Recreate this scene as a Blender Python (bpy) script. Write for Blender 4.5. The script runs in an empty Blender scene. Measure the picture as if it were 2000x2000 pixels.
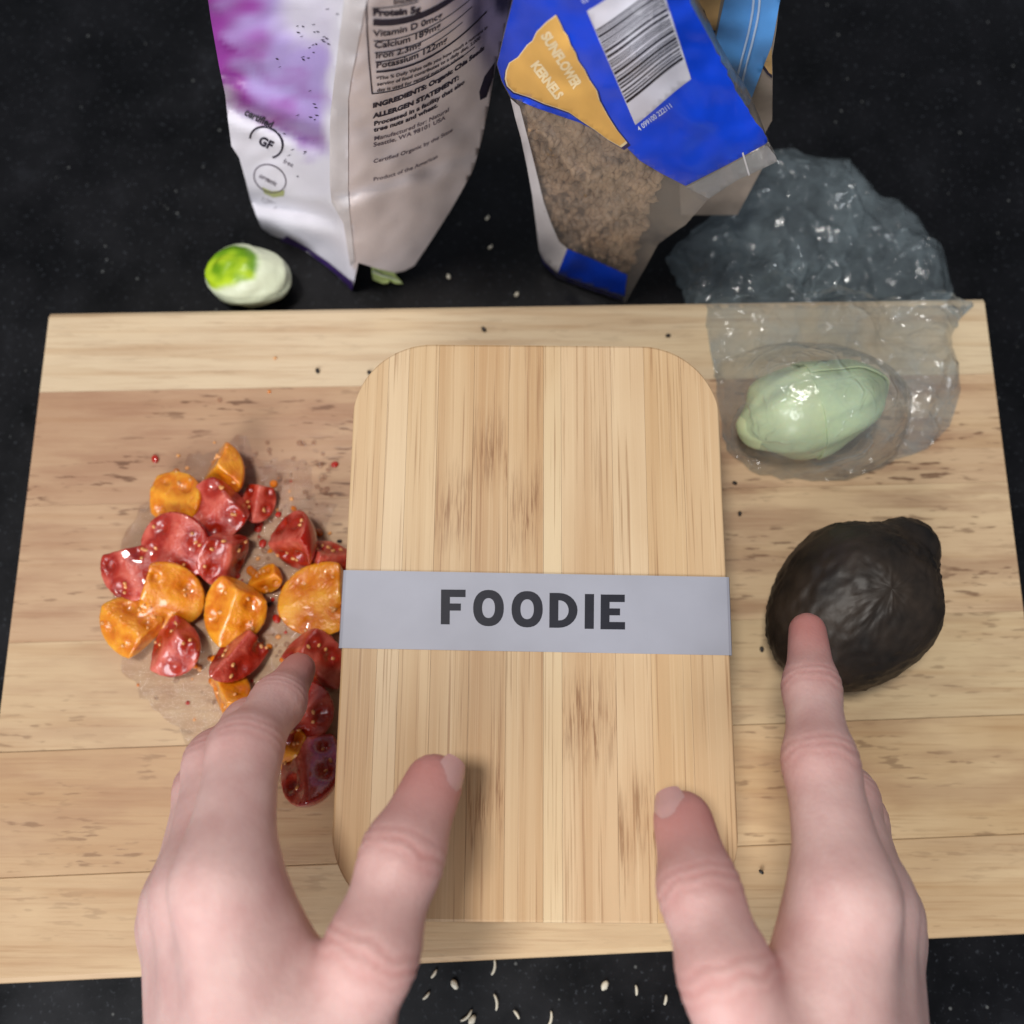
import bpy, bmesh, math, random
import numpy as np
from mathutils import Vector, Matrix, noise

# ------------------------------------------------------------------ camera, world, light
SC = bpy.context.scene
COL = SC.collection
CM = 0.01
FPX = 1600.0                       # focal length in pixels of the 2000 px photograph
TILT = math.radians(11.75)
CAMH = 35.75                       # cm above the counter
cam_d = bpy.data.cameras.new('camera')
cam = bpy.data.objects.new('camera', cam_d)
COL.objects.link(cam)
cam.location = (0, 0, CAMH * CM)
cam.rotation_euler = (TILT, 0, 0)
cam_d.sensor_width = 36.0
cam_d.lens = 36.0 * FPX / 2000.0
cam_d.clip_start = 0.01
cam_d.clip_end = 50
cam_d.dof.use_dof = True
cam_d.dof.focus_distance = 0.278
cam_d.dof.aperture_fstop = 6.2
SC.camera = cam

w = bpy.data.worlds.new('World')
SC.world = w
w.use_nodes = True
bg = w.node_tree.nodes['Background']
bg.inputs['Color'].default_value = (0.80, 0.88, 1.0, 1)
bg.inputs['Strength'].default_value = 0.22


def lamp(name, loc, target, size, watts, col, spread=180):
    d = bpy.data.lights.new(name, 'AREA')
    d.shape = 'DISK'
    d.size = size
    d.energy = watts
    d.color = col
    d.spread = math.radians(spread)
    o = bpy.data.objects.new(name, d)
    COL.objects.link(o)
    o.location = loc
    o.rotation_euler = (Vector(target) - Vector(loc)).to_track_quat('-Z', 'Y').to_euler()
    return o


lamp('ceiling_lamp', (-0.23, 0.12, 1.2), (0, 0.08, 0), 0.20, 9.0, (1.0, 0.955, 0.90))
lamp('front_fill', (-0.50, -1.10, 0.88), (0, 0.15, 0.08), 0.8, 18.0, (0.94, 0.96, 1.0))  # added soft fill, no window there; brightens the fronts of the bags

SC.view_settings.view_transform = 'Standard'
SC.view_settings.look = 'None'
SC.view_settings.gamma = 1
SC.view_settings.exposure = -0.08
SC.view_settings.use_curve_mapping = False

# ------------------------------------------------------------------ photo <-> place
CT, ST = math.cos(TILT), math.sin(TILT)


def ray(px, py):
    dx = (px - 1000) / FPX
    dy = (1000 - py) / FPX
    return np.array([dx, dy * CT + ST, dy * ST - CT])


def P(px, py, z):                  # point seen at a pixel, at a height (cm)
    d = ray(px, py)
    t = (z - CAMH) / d[2]
    return np.array([0, 0, CAMH]) + d * t


def PY(px, py, Y):                 # point seen at a pixel, at a distance ahead (cm)
    d = ray(px, py)
    return np.array([0, 0, CAMH]) + d * (Y / d[1])


# ------------------------------------------------------------------ helpers
def lin(r, g, b, k=1.0):
    def f(c):
        c /= 255.0
        return (c / 12.92 if c <= 0.04045 else ((c + 0.055) / 1.055) ** 2.4) * k
    return (f(r), f(g), f(b), 1.0)


def mesh_obj(name, verts, faces, mat=None, parent=None, origin=None, smooth=True, link=True):
    """verts in world centimetres; origin in world centimetres"""
    if origin is None:
        origin = parent['_o'] if (parent is not None and '_o' in parent.keys()) else (0, 0, 0)
    o_ = np.array(origin, dtype=float)
    v = (np.asarray(verts, dtype=float) - o_) * CM
    me = bpy.data.meshes.new(name)
    me.from_pydata([tuple(x) for x in v], [], [tuple(int(i) for i in f) for f in faces])
    me.validate()
    me.update()
    if smooth:
        me.polygons.foreach_set('use_smooth', [True] * len(me.polygons))
    ob = bpy.data.objects.new(name, me)
    if mat:
        me.materials.append(mat)
    if link:
        COL.objects.link(ob)
    if parent is not None:
        ob.parent = parent
    else:
        ob.location = o_ * CM
    ORI[ob.name] = tuple(o_)
    return ob


ORI = {}


def empty(name, origin):
    o = bpy.data.objects.new(name, None)
    o.empty_display_size = 0.01
    COL.objects.link(o)
    o.location = np.array(origin) * CM
    ORI[o.name] = tuple(origin)
    return o


def part(name, verts, faces, mat, root, parent=None, smooth=True):
    return mesh_obj(name, verts, faces, mat, parent or root, ORI[root.name], smooth)


def tag(o, label, cat, group=None, kind=None):
    if label:
        o['label'] = label
    if cat:
        o['category'] = cat
    if group:
        o['group'] = group
    if kind:
        o['kind'] = kind
    return o


def ptcolor(ob, cols, name='print'):
    at = ob.data.color_attributes.new(name, 'FLOAT_COLOR', 'POINT')
    arr = np.ones((len(ob.data.vertices), 4), dtype=np.float32)
    arr[:, :3] = np.asarray(cols)[:, :3]
    at.data.foreach_set('color', arr.ravel())


def n3(x, y, z=0.0):
    return noise.noise(Vector((x, y, z)))


def smooth01(x):
    x = np.clip(x, 0, 1)
    return x * x * (3 - 2 * x)


# ------------------------------------------------------------------ materials
class NT:
    def __init__(self, name):
        self.m = bpy.data.materials.new(name)
        self.m.use_nodes = True
        self.t = self.m.node_tree
        self.n = self.t.nodes
        self.b = self.n['Principled BSDF']
        self.out = self.n['Material Output']

    def new(self, kind, **kw):
        nd = self.n.new(kind)
        for k, v in kw.items():
            if hasattr(nd, k) and k not in nd.inputs:
                setattr(nd, k, v)
            else:
                nd.inputs[k].default_value = v
        return nd

    def link(self, a, b):
        self.t.links.new(a, b)

    def coords(self, scale=(1, 1, 1), rot=(0, 0, 0), kind='Object', obj_random=False):
        tc = self.new('ShaderNodeTexCoord')
        mp = self.new('ShaderNodeMapping')
        mp.inputs['Scale'].default_value = scale
        mp.inputs['Rotation'].default_value = rot
        self.link(tc.outputs[kind], mp.inputs['Vector'])
        if obj_random:
            oi = self.new('ShaderNodeObjectInfo')
            mul = self.new('ShaderNodeMath', operation='MULTIPLY')
            mul.inputs[1].default_value = 37.0
            self.link(oi.outputs['Random'], mul.inputs[0])
            add = self.new('ShaderNodeVectorMath', operation='ADD')
            self.link(mp.outputs[0], add.inputs[0])
            self.link(mul.outputs[0], add.inputs[1])
            return add.outputs[0]
        return mp.outputs[0]

    def noise(self, vec, scale=1.0, detail=3.0, rough=0.5, dist=0.0):
        nd = self.new('ShaderNodeTexNoise')
        nd.inputs['Scale'].default_value = scale
        nd.inputs['Detail'].default_value = detail
        nd.inputs['Roughness'].default_value = rough
        nd.inputs['Distortion'].default_value = dist
        self.link(vec, nd.inputs['Vector'])
        return nd.outputs[0]

    def ramp(self, fac, stops):
        nd = self.new('ShaderNodeValToRGB')
        el = nd.color_ramp.elements
        while len(el) < len(stops):
            el.new(0.5)
        for e, (p, c) in zip(el, stops):
            e.position = p
            e.color = c if len(c) == 4 else (*c, 1)
        self.link(fac, nd.inputs[0])
        return nd.outputs[0]

    def mix(self, a, b, fac, mode='MIX'):
        nd = self.new('ShaderNodeMix', data_type='RGBA', blend_type=mode)
        for sock, v in ((nd.inputs[6], a), (nd.inputs[7], b), (nd.inputs[0], fac)):
            if isinstance(v, (int, float)):
                sock.default_value = v
            elif isinstance(v, tuple):
                sock.default_value = v
            else:
                self.link(v, sock)
        return nd.outputs[2]

    def math(self, op, a, b=None, clamp=False):
        nd = self.new('ShaderNodeMath', operation=op)
        nd.use_clamp = clamp
        for i, v in enumerate((a, b)):
            if v is None:
                continue
            if isinstance(v, (int, float)):
                nd.inputs[i].default_value = v
            else:
                self.link(v, nd.inputs[i])
        return nd.outputs[0]

    def bump(self, h, strength=0.3, dist=0.001):
        nd = self.new('ShaderNodeBump')
        nd.inputs['Strength'].default_value = strength
        nd.inputs['Distance'].default_value = dist
        self.link(h, nd.inputs['Height'])
        self.link(nd.outputs[0], self.b.inputs['Normal'])
        return nd.outputs[0]

    def set(self, **kw):
        for k, v in kw.items():
            k = k.replace('_', ' ')
            if isinstance(v, (int, float, tuple)):
                self.b.inputs[k].default_value = v
            else:
                self.link(v, self.b.inputs[k])
        return self

    def attr(self, name, kind='GEOMETRY'):
        nd = self.new('ShaderNodeAttribute')
        nd.attribute_type = kind
        nd.attribute_name = name
        return nd


W0, W1 = (0, 0, 0, 1), (1, 1, 1, 1)


def m_plain(name, col, rough=0.5, var=0.08, scale=60, bump=0.0, spec=0.5, sss=0.0, coat=0.0):
    t = NT(name)
    v = t.coords()
    nz = t.noise(v, scale, 4)
    c2 = tuple(min(1, c * (1 + var * 2)) for c in col[:3]) + (1,)
    c1 = tuple(c * (1 - var * 2) for c in col[:3]) + (1,)
    t.set(Base_Color=t.ramp(nz, [(0.3, c1), (0.7, c2)]), Roughness=rough)
    t.b.inputs['Specular IOR Level'].default_value = spec
    if sss:
        t.set(Subsurface_Weight=sss, Subsurface_Scale=0.004)
        t.b.inputs['Subsurface Radius'].default_value = (1, 0.4, 0.2)
    if coat:
        t.set(Coat_Weight=coat, Coat_Roughness=0.08)
    if bump:
        t.bump(nz, bump, 0.001)
    return t.m


def m_counter():
    t = NT('black_stone')
    v = t.coords()
    big = t.noise(v, 28, 5, 0.6)
    fine = t.noise(v, 420, 3, 0.7)
    base = t.ramp(big, [(0.35, lin(4, 4, 6)), (0.62, lin(13, 13, 17)), (0.78, lin(27, 28, 33))])
    spk = t.ramp(fine, [(0.6, W0), (0.7, W1)])
    c = t.mix(base, lin(70, 74, 80), t.math('MULTIPLY', spk, 0.5))
    vr = t.new('ShaderNodeTexVoronoi')
    vr.inputs['Scale'].default_value = 130
    t.link(v, vr.inputs['Vector'])
    dots = t.ramp(vr.outputs['Distance'], [(0.0, W1), (0.06, W1), (0.1, W0)])
    gate = t.ramp(t.noise(v, 60, 2), [(0.5, W0), (0.58, W1)])
    c = t.mix(c, lin(120, 122, 120), t.math('MULTIPLY', t.math('MULTIPLY', dots, gate), 0.5))
    t.set(Base_Color=c, Roughness=t.ramp(big, [(0.3, (0.3,) * 3), (0.7, (0.5,) * 3)]))
    t.b.inputs['Specular IOR Level'].default_value = 0.24
    t.bump(fine, 0.05, 0.0005)
    return t.m


def m_bamboo():
    t = NT('bamboo')
    oi = t.new('ShaderNodeObjectInfo')
    base = oi.outputs['Color']
    v = t.coords((1, 1, 1), obj_random=False)
    fib = t.noise(t.coords((1150, 15, 1), obj_random=True), 1.0, 3, 0.55)
    fib2 = t.noise(t.coords((2400, 12, 1), obj_random=True), 1.0, 2, 0.5)
    wide = t.noise(t.coords((190, 2.5, 1), obj_random=True), 1.0, 3, 0.5)
    tone = t.noise(t.coords((30, 12, 1), obj_random=True), 1.0, 2, 0.5)
    c = t.mix(base, lin(224, 198, 158), t.ramp(wide, [(0.45, (0, 0, 0)), (0.75, (0.5,) * 3)]))
    c = t.mix(c, lin(176, 134, 90), t.ramp(wide, [(0.28, (0.45,) * 3), (0.46, (0, 0, 0))]))
    c = t.mix(c, lin(186, 146, 100), t.ramp(tone, [(0.32, (0.4,) * 3), (0.55, (0, 0, 0))]))
    c = t.mix(c, lin(146, 104, 66), t.ramp(fib, [(0.31, (0.62,) * 3), (0.43, (0, 0, 0))]))
    c = t.mix(c, lin(224, 198, 160), t.ramp(fib2, [(0.55, (0, 0, 0)), (0.75, (0.35,) * 3)]))
    # growth nodes of the cane: short dark dashes round a given place on the strip
    sep = t.new('ShaderNodeSeparateXYZ')
    t.link(v, sep.inputs[0])
    total = None
    for key, wdt in (('node_a', 0.017), ('node_b', 0.013)):
        a = t.attr(key, 'OBJECT')
        jit = t.math('MULTIPLY', t.math('SUBTRACT', t.noise(t.coords((420, 3, 1), obj_random=True), 1.0, 3, 0.6), 0.5), 0.034)
        d = t.math('ABSOLUTE', t.math('ADD', jit, t.math('SUBTRACT', sep.outputs[1], a.outputs['Fac'])))
        m = t.math('SUBTRACT', 1.0, t.math('DIVIDE', d, wdt), clamp=True)
        total = m if total is None else t.math('MAXIMUM', total, m)
    dash = t.noise(t.coords((1700, 70, 1), obj_random=True), 1.0, 3, 0.6, 0.3)
    k = t.math('MULTIPLY', total, t.ramp(dash, [(0.45, (0, 0, 0)), (0.57, (0.9,) * 3)]))
    k = t.math('MULTIPLY', k, t.ramp(t.noise(t.coords((260, 40, 1), obj_random=True), 1.0, 2), [(0.36, (0.25,) * 3), (0.58, W1)]))
    c = t.mix(c, lin(118, 78, 46), k)
    halo = t.math('MULTIPLY', total, 0.22)
    c = t.mix(c, lin(170, 122, 74), halo)
    t.set(Base_Color=c, Roughness=0.48)
    t.b.inputs['Specular IOR Level'].default_value = 0.35
    t.bump(fib, 0.12, 0.0003)
    return t.m


def m_board():
    t = NT('board_wood')
    oi = t.new('ShaderNodeObjectInfo')
    base = oi.outputs['Color']
    g = t.noise(t.coords((7, 170, 1), obj_random=True), 1.0, 4, 0.55, 0.4)
    gf = t.noise(t.coords((30, 900, 1), obj_random=True), 1.0, 3, 0.6)
    blot = t.noise(t.coords((14, 30, 1), obj_random=True), 1.0, 3, 0.5)
    c = t.mix(base, lin(170, 128, 84), t.ramp(g, [(0.3, (0.45,) * 3), (0.5, (0, 0, 0))]))
    c = t.mix(c, lin(232, 206, 164), t.ramp(blot, [(0.5, (0, 0, 0)), (0.75, (0.55,) * 3)]))
    c = t.mix(c, lin(150, 108, 70), t.ramp(gf, [(0.3, (0.3,) * 3), (0.46, (0, 0, 0))]))
    # knife scars: short dark nicks along the grain, where the plank is worn
    scar = t.noise(t.coords((95, 520, 1), obj_random=True), 1.0, 2, 0.5)
    gate = t.noise(t.coords((22, 60, 1), obj_random=True), 1.0, 2, 0.5)
    wear = t.attr('wear', 'OBJECT').outputs['Fac']
    sm = t.math('MULTIPLY', t.ramp(scar, [(0.58, (0, 0, 0)), (0.66, W1)]), t.ramp(gate, [(0.42, (0, 0, 0)), (0.58, W1)]))
    sm = t.math('MULTIPLY', sm, wear)
    stain = t.math('MULTIPLY', t.ramp(t.noise(t.coords((16, 90, 1), obj_random=True), 1.0, 4, 0.6), [(0.45, (0, 0, 0)), (0.62, (0.55,) * 3)]), wear)
    c = t.mix(c, lin(150, 108, 82), stain)
    # years of chopping have browned the left half of the board
    sx = t.new('ShaderNodeSeparateXYZ')
    t.link(t.coords(), sx.inputs[0])
    lefty = t.ramp(t.math('ADD', t.math('MULTIPLY', sx.outputs[0], -5.0), t.math('MULTIPLY', t.noise(t.coords((18, 40, 1)), 1.0, 4, 0.6), 0.7)), [(0.42, (0, 0, 0)), (0.85, (0.62,) * 3)])
    lefty = t.math('MULTIPLY', lefty, wear)
    c = t.mix(c, lin(158, 116, 88), lefty)
    c = t.mix(c, lin(92, 56, 34), t.math('MULTIPLY', sm, 0.75))
    t.set(Base_Color=c, Roughness=t.ramp(blot, [(0.3, (0.42,) * 3), (0.7, (0.6,) * 3)]))
    t.b.inputs['Specular IOR Level'].default_value = 0.4
    hb = t.math('SUBTRACT', gf, t.math('MULTIPLY', sm, 1.2))
    t.bump(hb, 0.2, 0.0005)
    return t.m


def m_skin():
    t = NT('skin')
    a = t.attr('tint')
    v = t.coords()
    mott = t.noise(v, 90, 4, 0.6)
    fine = t.noise(v, 900, 3, 0.6)
    pale = lin(222, 184, 177)
    rosy = lin(196, 116, 108)
    c = t.mix(pale, lin(210, 166, 160), t.ramp(mott, [(0.35, (0, 0, 0)), (0.7, W1)]))
    c = t.mix(c, rosy, a.outputs['Fac'])
    t.set(Base_Color=c, Roughness=0.52, Subsurface_Weight=0.25, Subsurface_Scale=0.006)
    t.b.inputs['Subsurface Radius'].default_value = (1.0, 0.42, 0.28)
    t.b.inputs['Specular IOR Level'].default_value = 0.35
    vr = t.new('ShaderNodeTexVoronoi')
    vr.inputs['Scale'].default_value = 700
    t.link(v, vr.inputs['Vector'])
    h = t.math('ADD', t.math('MULTIPLY', fine, 0.6), vr.outputs['Distance'])
    t.bump(h, 0.18, 0.0004)
    return t.m


def m_film(name, tint, alpha, rough=0.12, milky=0.5, bump=0.3, bscale=60, crinkle=0.0):
    """thin clear plastic: part lets light straight through, part glossy, part milky"""
    t = NT(name)
    v = t.coords()
    nz = t.noise(v, bscale, 5, 0.6, 0.5)
    crease = None
    if crinkle:
        wn = t.new('ShaderNodeTexNoise')
        wn.inputs['Scale'].default_value = 45
        t.link(v, wn.inputs['Vector'])
        wm = t.new('ShaderNodeVectorMath', operation='MULTIPLY_ADD')
        wm.inputs[1].default_value = (0.03, 0.03, 0.03)
        t.link(wn.outputs['Color'], wm.inputs[0])
        t.link(v, wm.inputs[2])
        for sc_, wd, am in ((38, 0.05, 1.0), (95, 0.06, 0.55)):
            vo = t.new('ShaderNodeTexVoronoi')
            vo.feature = 'DISTANCE_TO_EDGE'
            vo.inputs['Scale'].default_value = sc_
            t.link(wm.outputs[0], vo.inputs['Vector'])
            e_ = t.ramp(vo.outputs['Distance'], [(0.0, (am,) * 3), (wd, (am * 0.25,) * 3), (wd * 3.5, (0, 0, 0))])
            e_ = t.math('MULTIPLY', e_, t.ramp(t.noise(v, sc_ * 0.9, 2), [(0.4, (0.05,) * 3), (0.65, W1)]))
            crease = e_ if crease is None else t.math('MAXIMUM', crease, e_)
        nz = t.math('ADD', t.math('MULTIPLY', nz, 0.7), crease)
    bn = t.bump(nz, bump, 0.002)
    tr = t.new('ShaderNodeBsdfTransparent')
    tr.inputs[0].default_value = (0.96, 0.97, 0.98, 1)
    df = t.new('ShaderNodeBsdfDiffuse')
    df.inputs[0].default_value = tint
    t.link(bn, df.inputs['Normal'])
    gl = t.new('ShaderNodeBsdfGlossy')
    gl.inputs['Roughness'].default_value = rough
    t.link(bn, gl.inputs['Normal'])
    mx = t.new('ShaderNodeMixShader')
    cloud = t.noise(v, bscale * 0.45, 4, 0.6)
    f = t.ramp(cloud, [(0.3, (alpha * (1 - milky),) * 3), (0.7, (min(1, alpha * (1 + milky)),) * 3)])
    if crease is not None:
        f = t.math('ADD', f, t.math('MULTIPLY', crease, crinkle), clamp=True)
    t.link(f, mx.inputs[0])
    tl = t.new('ShaderNodeBsdfTranslucent')
    tl.inputs[0].default_value = tint
    dm = t.new('ShaderNodeMixShader')
    dm.inputs[0].default_value = 0.4
    t.link(df.outputs[0], dm.inputs[1])
    t.link(tl.outputs[0], dm.inputs[2])
    t.link(tr.outputs[0], mx.inputs[1])
    t.link(dm.outputs[0], mx.inputs[2])
    fr = t.new('ShaderNodeLayerWeight')
    fr.inputs['Blend'].default_value = 0.5
    t.link(bn, fr.inputs['Normal'])
    refl = t.math('ADD', t.math('MULTIPLY', t.math('POWER', fr.outputs['Facing'], 4.0), 0.7), 0.055)
    m2 = t.new('ShaderNodeMixShader')
    t.link(refl, m2.inputs[0])
    t.link(mx.outputs[0], m2.inputs[1])
    t.link(gl.outputs[0], m2.inputs[2])
    t.link(m2.outputs[0], t.out.inputs['Surface'])
    return t.m


def m_print(name, rough=0.35, bump=0.15, bscale=55, spec=0.5):
    t = NT(name)
    a = t.attr('print')
    v = t.coords()
    nz = t.noise(v, bscale, 4, 0.55, 0.3)
    t.set(Base_Color=a.outputs['Color'], Roughness=rough)
    t.b.inputs['Specular IOR Level'].default_value = spec
    t.bump(nz, bump, 0.002)
    return t.m


def m_flesh(name, c_in, c_out, g_in, g_out, rough=0.2):
    t = NT(name)
    v = t.coords()
    n1 = t.noise(v, 190, 4, 0.6, 0.5)
    n2 = t.noise(v, 700, 3, 0.6)
    c = t.ramp(n1, [(0.3, c_in), (0.72, c_out)])
    gl = t.ramp(n1, [(0.3, g_in), (0.72, g_out)])
    at = t.attr('gel')
    c = t.mix(c, gl, at.outputs['Fac'])
    t.set(Base_Color=c, Roughness=rough, Subsurface_Weight=0.35, Subsurface_Scale=0.003,
          Coat_Weight=0.9, Coat_Roughness=0.04)
    t.b.inputs['Subsurface Radius'].default_value = (1, 0.35, 0.15)
    t.bump(t.math('ADD', n1, t.math('MULTIPLY', n2, 0.5)), 0.6, 0.0014)
    return t.m


M = {}
M['counter'] = m_counter()
M['bamboo'] = m_bamboo()
M['board'] = m_board()
M['skin'] = m_skin()
M['nail'] = m_plain('nail', lin(208, 160, 154), 0.34, 0.03, 120, sss=0.2)
M['steel_box'] = m_plain('box_wall', lin(190, 186, 178), 0.4, 0.05)
M['band'] = m_plain('grey_band', lin(160, 161, 171), 0.60, 0.03, 40, bump=0.03, spec=0.5)
M['band'].node_tree.nodes['Principled BSDF'].inputs['Metallic'].default_value = 0.30
M['letter'] = m_plain('letter_ink', lin(30, 31, 42), 0.5, 0.06, 300, spec=0.2)
M['ink'] = m_plain('print_ink', lin(42, 36, 52), 0.5, 0.05, 300)
M['ink_soft'] = m_plain('print_ink_soft', lin(96, 84, 96), 0.5, 0.1, 200)
M['white_film'] = m_print('printed_white_film', 0.38, 0.12)
M['purple_trim'] = m_plain('purple_film', lin(66, 40, 110), 0.35, 0.12, 80, bump=0.1)
M['blue'] = m_plain('blue_film', lin(14, 66, 206), 0.28, 0.1, 40, bump=0.08)
M['navy'] = m_plain('navy_film', lin(30, 26, 90), 0.35, 0.1, 60)
M['gold'] = m_plain('gold_print', lin(222, 172, 92), 0.4, 0.06, 50, bump=0.05)
M['cream_ink'] = m_plain('cream_ink', lin(236, 214, 170), 0.5, 0.04, 200)
M['label_white'] = m_plain('label_white', lin(214, 212, 222), 0.4, 0.02, 80)
M['bar_ink'] = m_plain('bar_ink', lin(22, 20, 36), 0.4, 0.05, 300)
M['white_ink'] = m_plain('white_ink', lin(220, 226, 245), 0.5, 0.02, 300)
M['side_white'] = m_plain('pale_film', lin(206, 200, 200), 0.4, 0.04, 60, bump=0.1)
M['clear'] = m_film('clear_film', lin(200, 190, 182), 0.24, 0.16, 0.35, 0.25, 70)
M['clear_seal'] = m_film('sealed_film', lin(196, 192, 190), 0.62, 0.2, 0.25, 0.2, 90)
M['produce_film'] = m_film('produce_bag_film', lin(190, 208, 214), 0.12, 0.10, 0.8, 0.55, 110, crinkle=0.22)
M['kernel'] = m_plain('kernel', lin(112, 88, 68), 0.6, 0.22, 150)
M['zip_blue'] = m_plain('zip_blue', lin(92, 158, 226), 0.3, 0.08, 60)
M['zip_white'] = m_plain('zip_rib', lin(190, 212, 240), 0.3, 0.03)
M['tan_label'] = m_plain('tan_label', lin(206, 166, 110), 0.45, 0.08, 70)
M['zip_body'] = m_plain('grey_tan_film', lin(150, 136, 124), 0.35, 0.15, 50, bump=0.15)
M['lettuce'] = m_plain('pale_lettuce', lin(206, 216, 170), 0.35, 0.10, 45, bump=0.12, sss=0.3)
M['veg'] = m_print('cut_vegetable', 0.4, 0.25, 120)
M['veg_white'] = m_plain('veg_rim', lin(222, 226, 196), 0.4, 0.05, 70, bump=0.1, sss=0.3)
M['veg_green'] = m_plain('veg_core', lin(150, 190, 26), 0.35, 0.22, 60, bump=0.25, sss=0.2)
M['leaf'] = m_plain('leaf_scrap', lin(206, 220, 140), 0.4, 0.12, 90, bump=0.3)
M['seed'] = m_plain('seed', lin(34, 26, 22), 0.4, 0.2, 400)
M['crumb'] = m_plain('crumb', lin(214, 206, 186), 0.55, 0.1, 300)
M['avocado'] = m_plain('avocado_skin', lin(44, 34, 25), 0.5, 0.35, 60, bump=0.6)
M['avo_stem'] = m_plain('avocado_stem', lin(92, 70, 44), 0.6, 0.2, 200)
M['skin_red'] = m_plain('tomato_skin_red', lin(176, 28, 16), 0.18, 0.12, 40, sss=0.15, coat=0.7)
M['skin_orange'] = m_plain('tomato_skin_orange', lin(232, 130, 10), 0.18, 0.1, 40, sss=0.15, coat=0.7)
M['flesh_red'] = m_flesh('tomato_flesh_red', lin(184, 54, 40), lin(220, 118, 98), lin(140, 20, 10), lin(184, 50, 26))
M['flesh_orange'] = m_flesh('tomato_flesh_orange', lin(222, 124, 14), lin(244, 176, 50), lin(206, 98, 6), lin(232, 150, 24))
M['gel_red'] = m_plain('tomato_pulp_red', lin(176, 40, 24), 0.12, 0.2, 200, sss=0.2, coat=0.8)
M['gel_orange'] = m_plain('tomato_pulp_orange', lin(222, 120, 20), 0.12, 0.2, 200, sss=0.2, coat=0.8)
M['tseed'] = m_plain('tomato_seed', lin(226, 160, 96), 0.2, 0.1, 200, coat=0.6)
M['drop'] = m_film('droplet', lin(214, 150, 110), 0.2, 0.03, 0.3, 0.1, 200)
M['juice'] = m_film('tomato_juice', lin(206, 130, 90), 0.10, 0.07, 0.9, 0.9, 300)

# ------------------------------------------------------------------ geometry tools
def patch2d(poly, step):
    """fill a 2D outline with a grid-cut mesh; returns xy array, faces"""
    bm = bmesh.new()
    vs = [bm.verts.new((x, y, 0)) for x, y in poly]
    bm.faces.new(vs)
    xs = [p[0] for p in poly]
    ys = [p[1] for p in poly]
    for ax, lo, hi in ((0, min(xs), max(xs)), (1, min(ys), max(ys))):
        k = math.ceil(lo / step)
        while k * step < hi:
            co = [0, 0, 0]
            no = [0, 0, 0]
            co[ax] = k * step + 0.013
            no[ax] = 1
            bmesh.ops.bisect_plane(bm, geom=bm.verts[:] + bm.edges[:] + bm.faces[:], dist=1e-5,
                                   plane_co=co, plane_no=no)
            k += 1
    bmesh.ops.triangulate(bm, faces=[f for f in bm.faces if len(f.verts) > 4])
    bm.verts.index_update()
    V = np.array([v.co[:2] for v in bm.verts])
    F = [[v.index for v in f.verts] for f in bm.faces]
    # image y runs down, so orientation is settled later by recalc
    bound = np.array([any(e.is_boundary for e in v.link_edges) for v in bm.verts])
    bm.free()
    return V, F, bound


def dist_poly(V, poly):
    Pn = np.array(poly, dtype=float)
    d = np.full(len(V), 1e9)
    for i in range(len(Pn)):
        a, b = Pn[i], Pn[(i + 1) % len(Pn)]
        ab = b - a
        t = np.clip(((V - a) @ ab) / max(1e-9, ab @ ab), 0, 1)
        d = np.minimum(d, np.linalg.norm(V - (a + t[:, None] * ab), axis=1))
    return d


def recalc(ob):
    bm = bmesh.new()
    bm.from_mesh(ob.data)
    bmesh.ops.recalc_face_normals(bm, faces=bm.faces)
    bm.to_mesh(ob.data)
    bm.free()
    return ob


def smooth_poly(pts, n=6, closed=True):
    """Catmull-Rom through points"""
    Pn = [np.array(p, dtype=float) for p in pts]
    out = []
    N = len(Pn)
    rng = range(N if closed else N - 1)
    for i in rng:
        p0 = Pn[(i - 1) % N] if closed or i > 0 else Pn[0]
        p1, p2 = Pn[i], Pn[(i + 1) % N]
        p3 = Pn[(i + 2) % N] if closed or i + 2 < N else Pn[-1]
        for k in range(n):
            t = k / n
            out.append(0.5 * (2 * p1 + (p2 - p0) * t + (2 * p0 - 5 * p1 + 4 * p2 - p3) * t * t
                              + (-p0 + 3 * p1 - 3 * p2 + p3) * t ** 3))
    if not closed:
        out.append(Pn[-1])
    return [tuple(p) for p in out]


class Surf:
    """front surface of a bag: distance ahead as a function of the sight line"""
    def __init__(self, fy):
        self.fy = fy

    def pt(self, px, py, lift=0.0):
        p = PY(px, py, self.fy(px, py))
        if lift:
            c = np.array([0, 0, CAMH])
            d = c - p
            p = p + d / np.linalg.norm(d) * lift
        return p

    def pts(self, V, lift=0.0):
        return np.array([self.pt(x, y, lift) for x, y in V])


def decal(name, surf, poly, mat, root, lift=0.03, thick=0.02, step=14, parent=None):
    """a thin sheet with thickness lying on a bag surface"""
    V, F, B = patch2d(poly, step)
    top = surf.pts(V, lift)
    bot = surf.pts(V, lift - thick)
    return sheet(name, top, bot, F, mat, root, parent)


def sheet(name, top, bot, F, mat, root, parent=None):
    n = len(top)
    verts = np.vstack([top, bot])
    faces = [list(f) for f in F] + [[i + n for i in reversed(f)] for f in F]
    cnt = {}
    for f in F:
        for a, b in zip(f, f[1:] + f[:1]):
            cnt[(a, b)] = 1
    for (a, b) in cnt:
        if (b, a) not in cnt:
            faces.append([b, a, a + n, b + n])
    ob = part(name, verts, faces, mat, root, parent)
    recalc(ob)
    ob.data.set_sharp_from_angle(angle=math.radians(50))
    return ob


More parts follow.
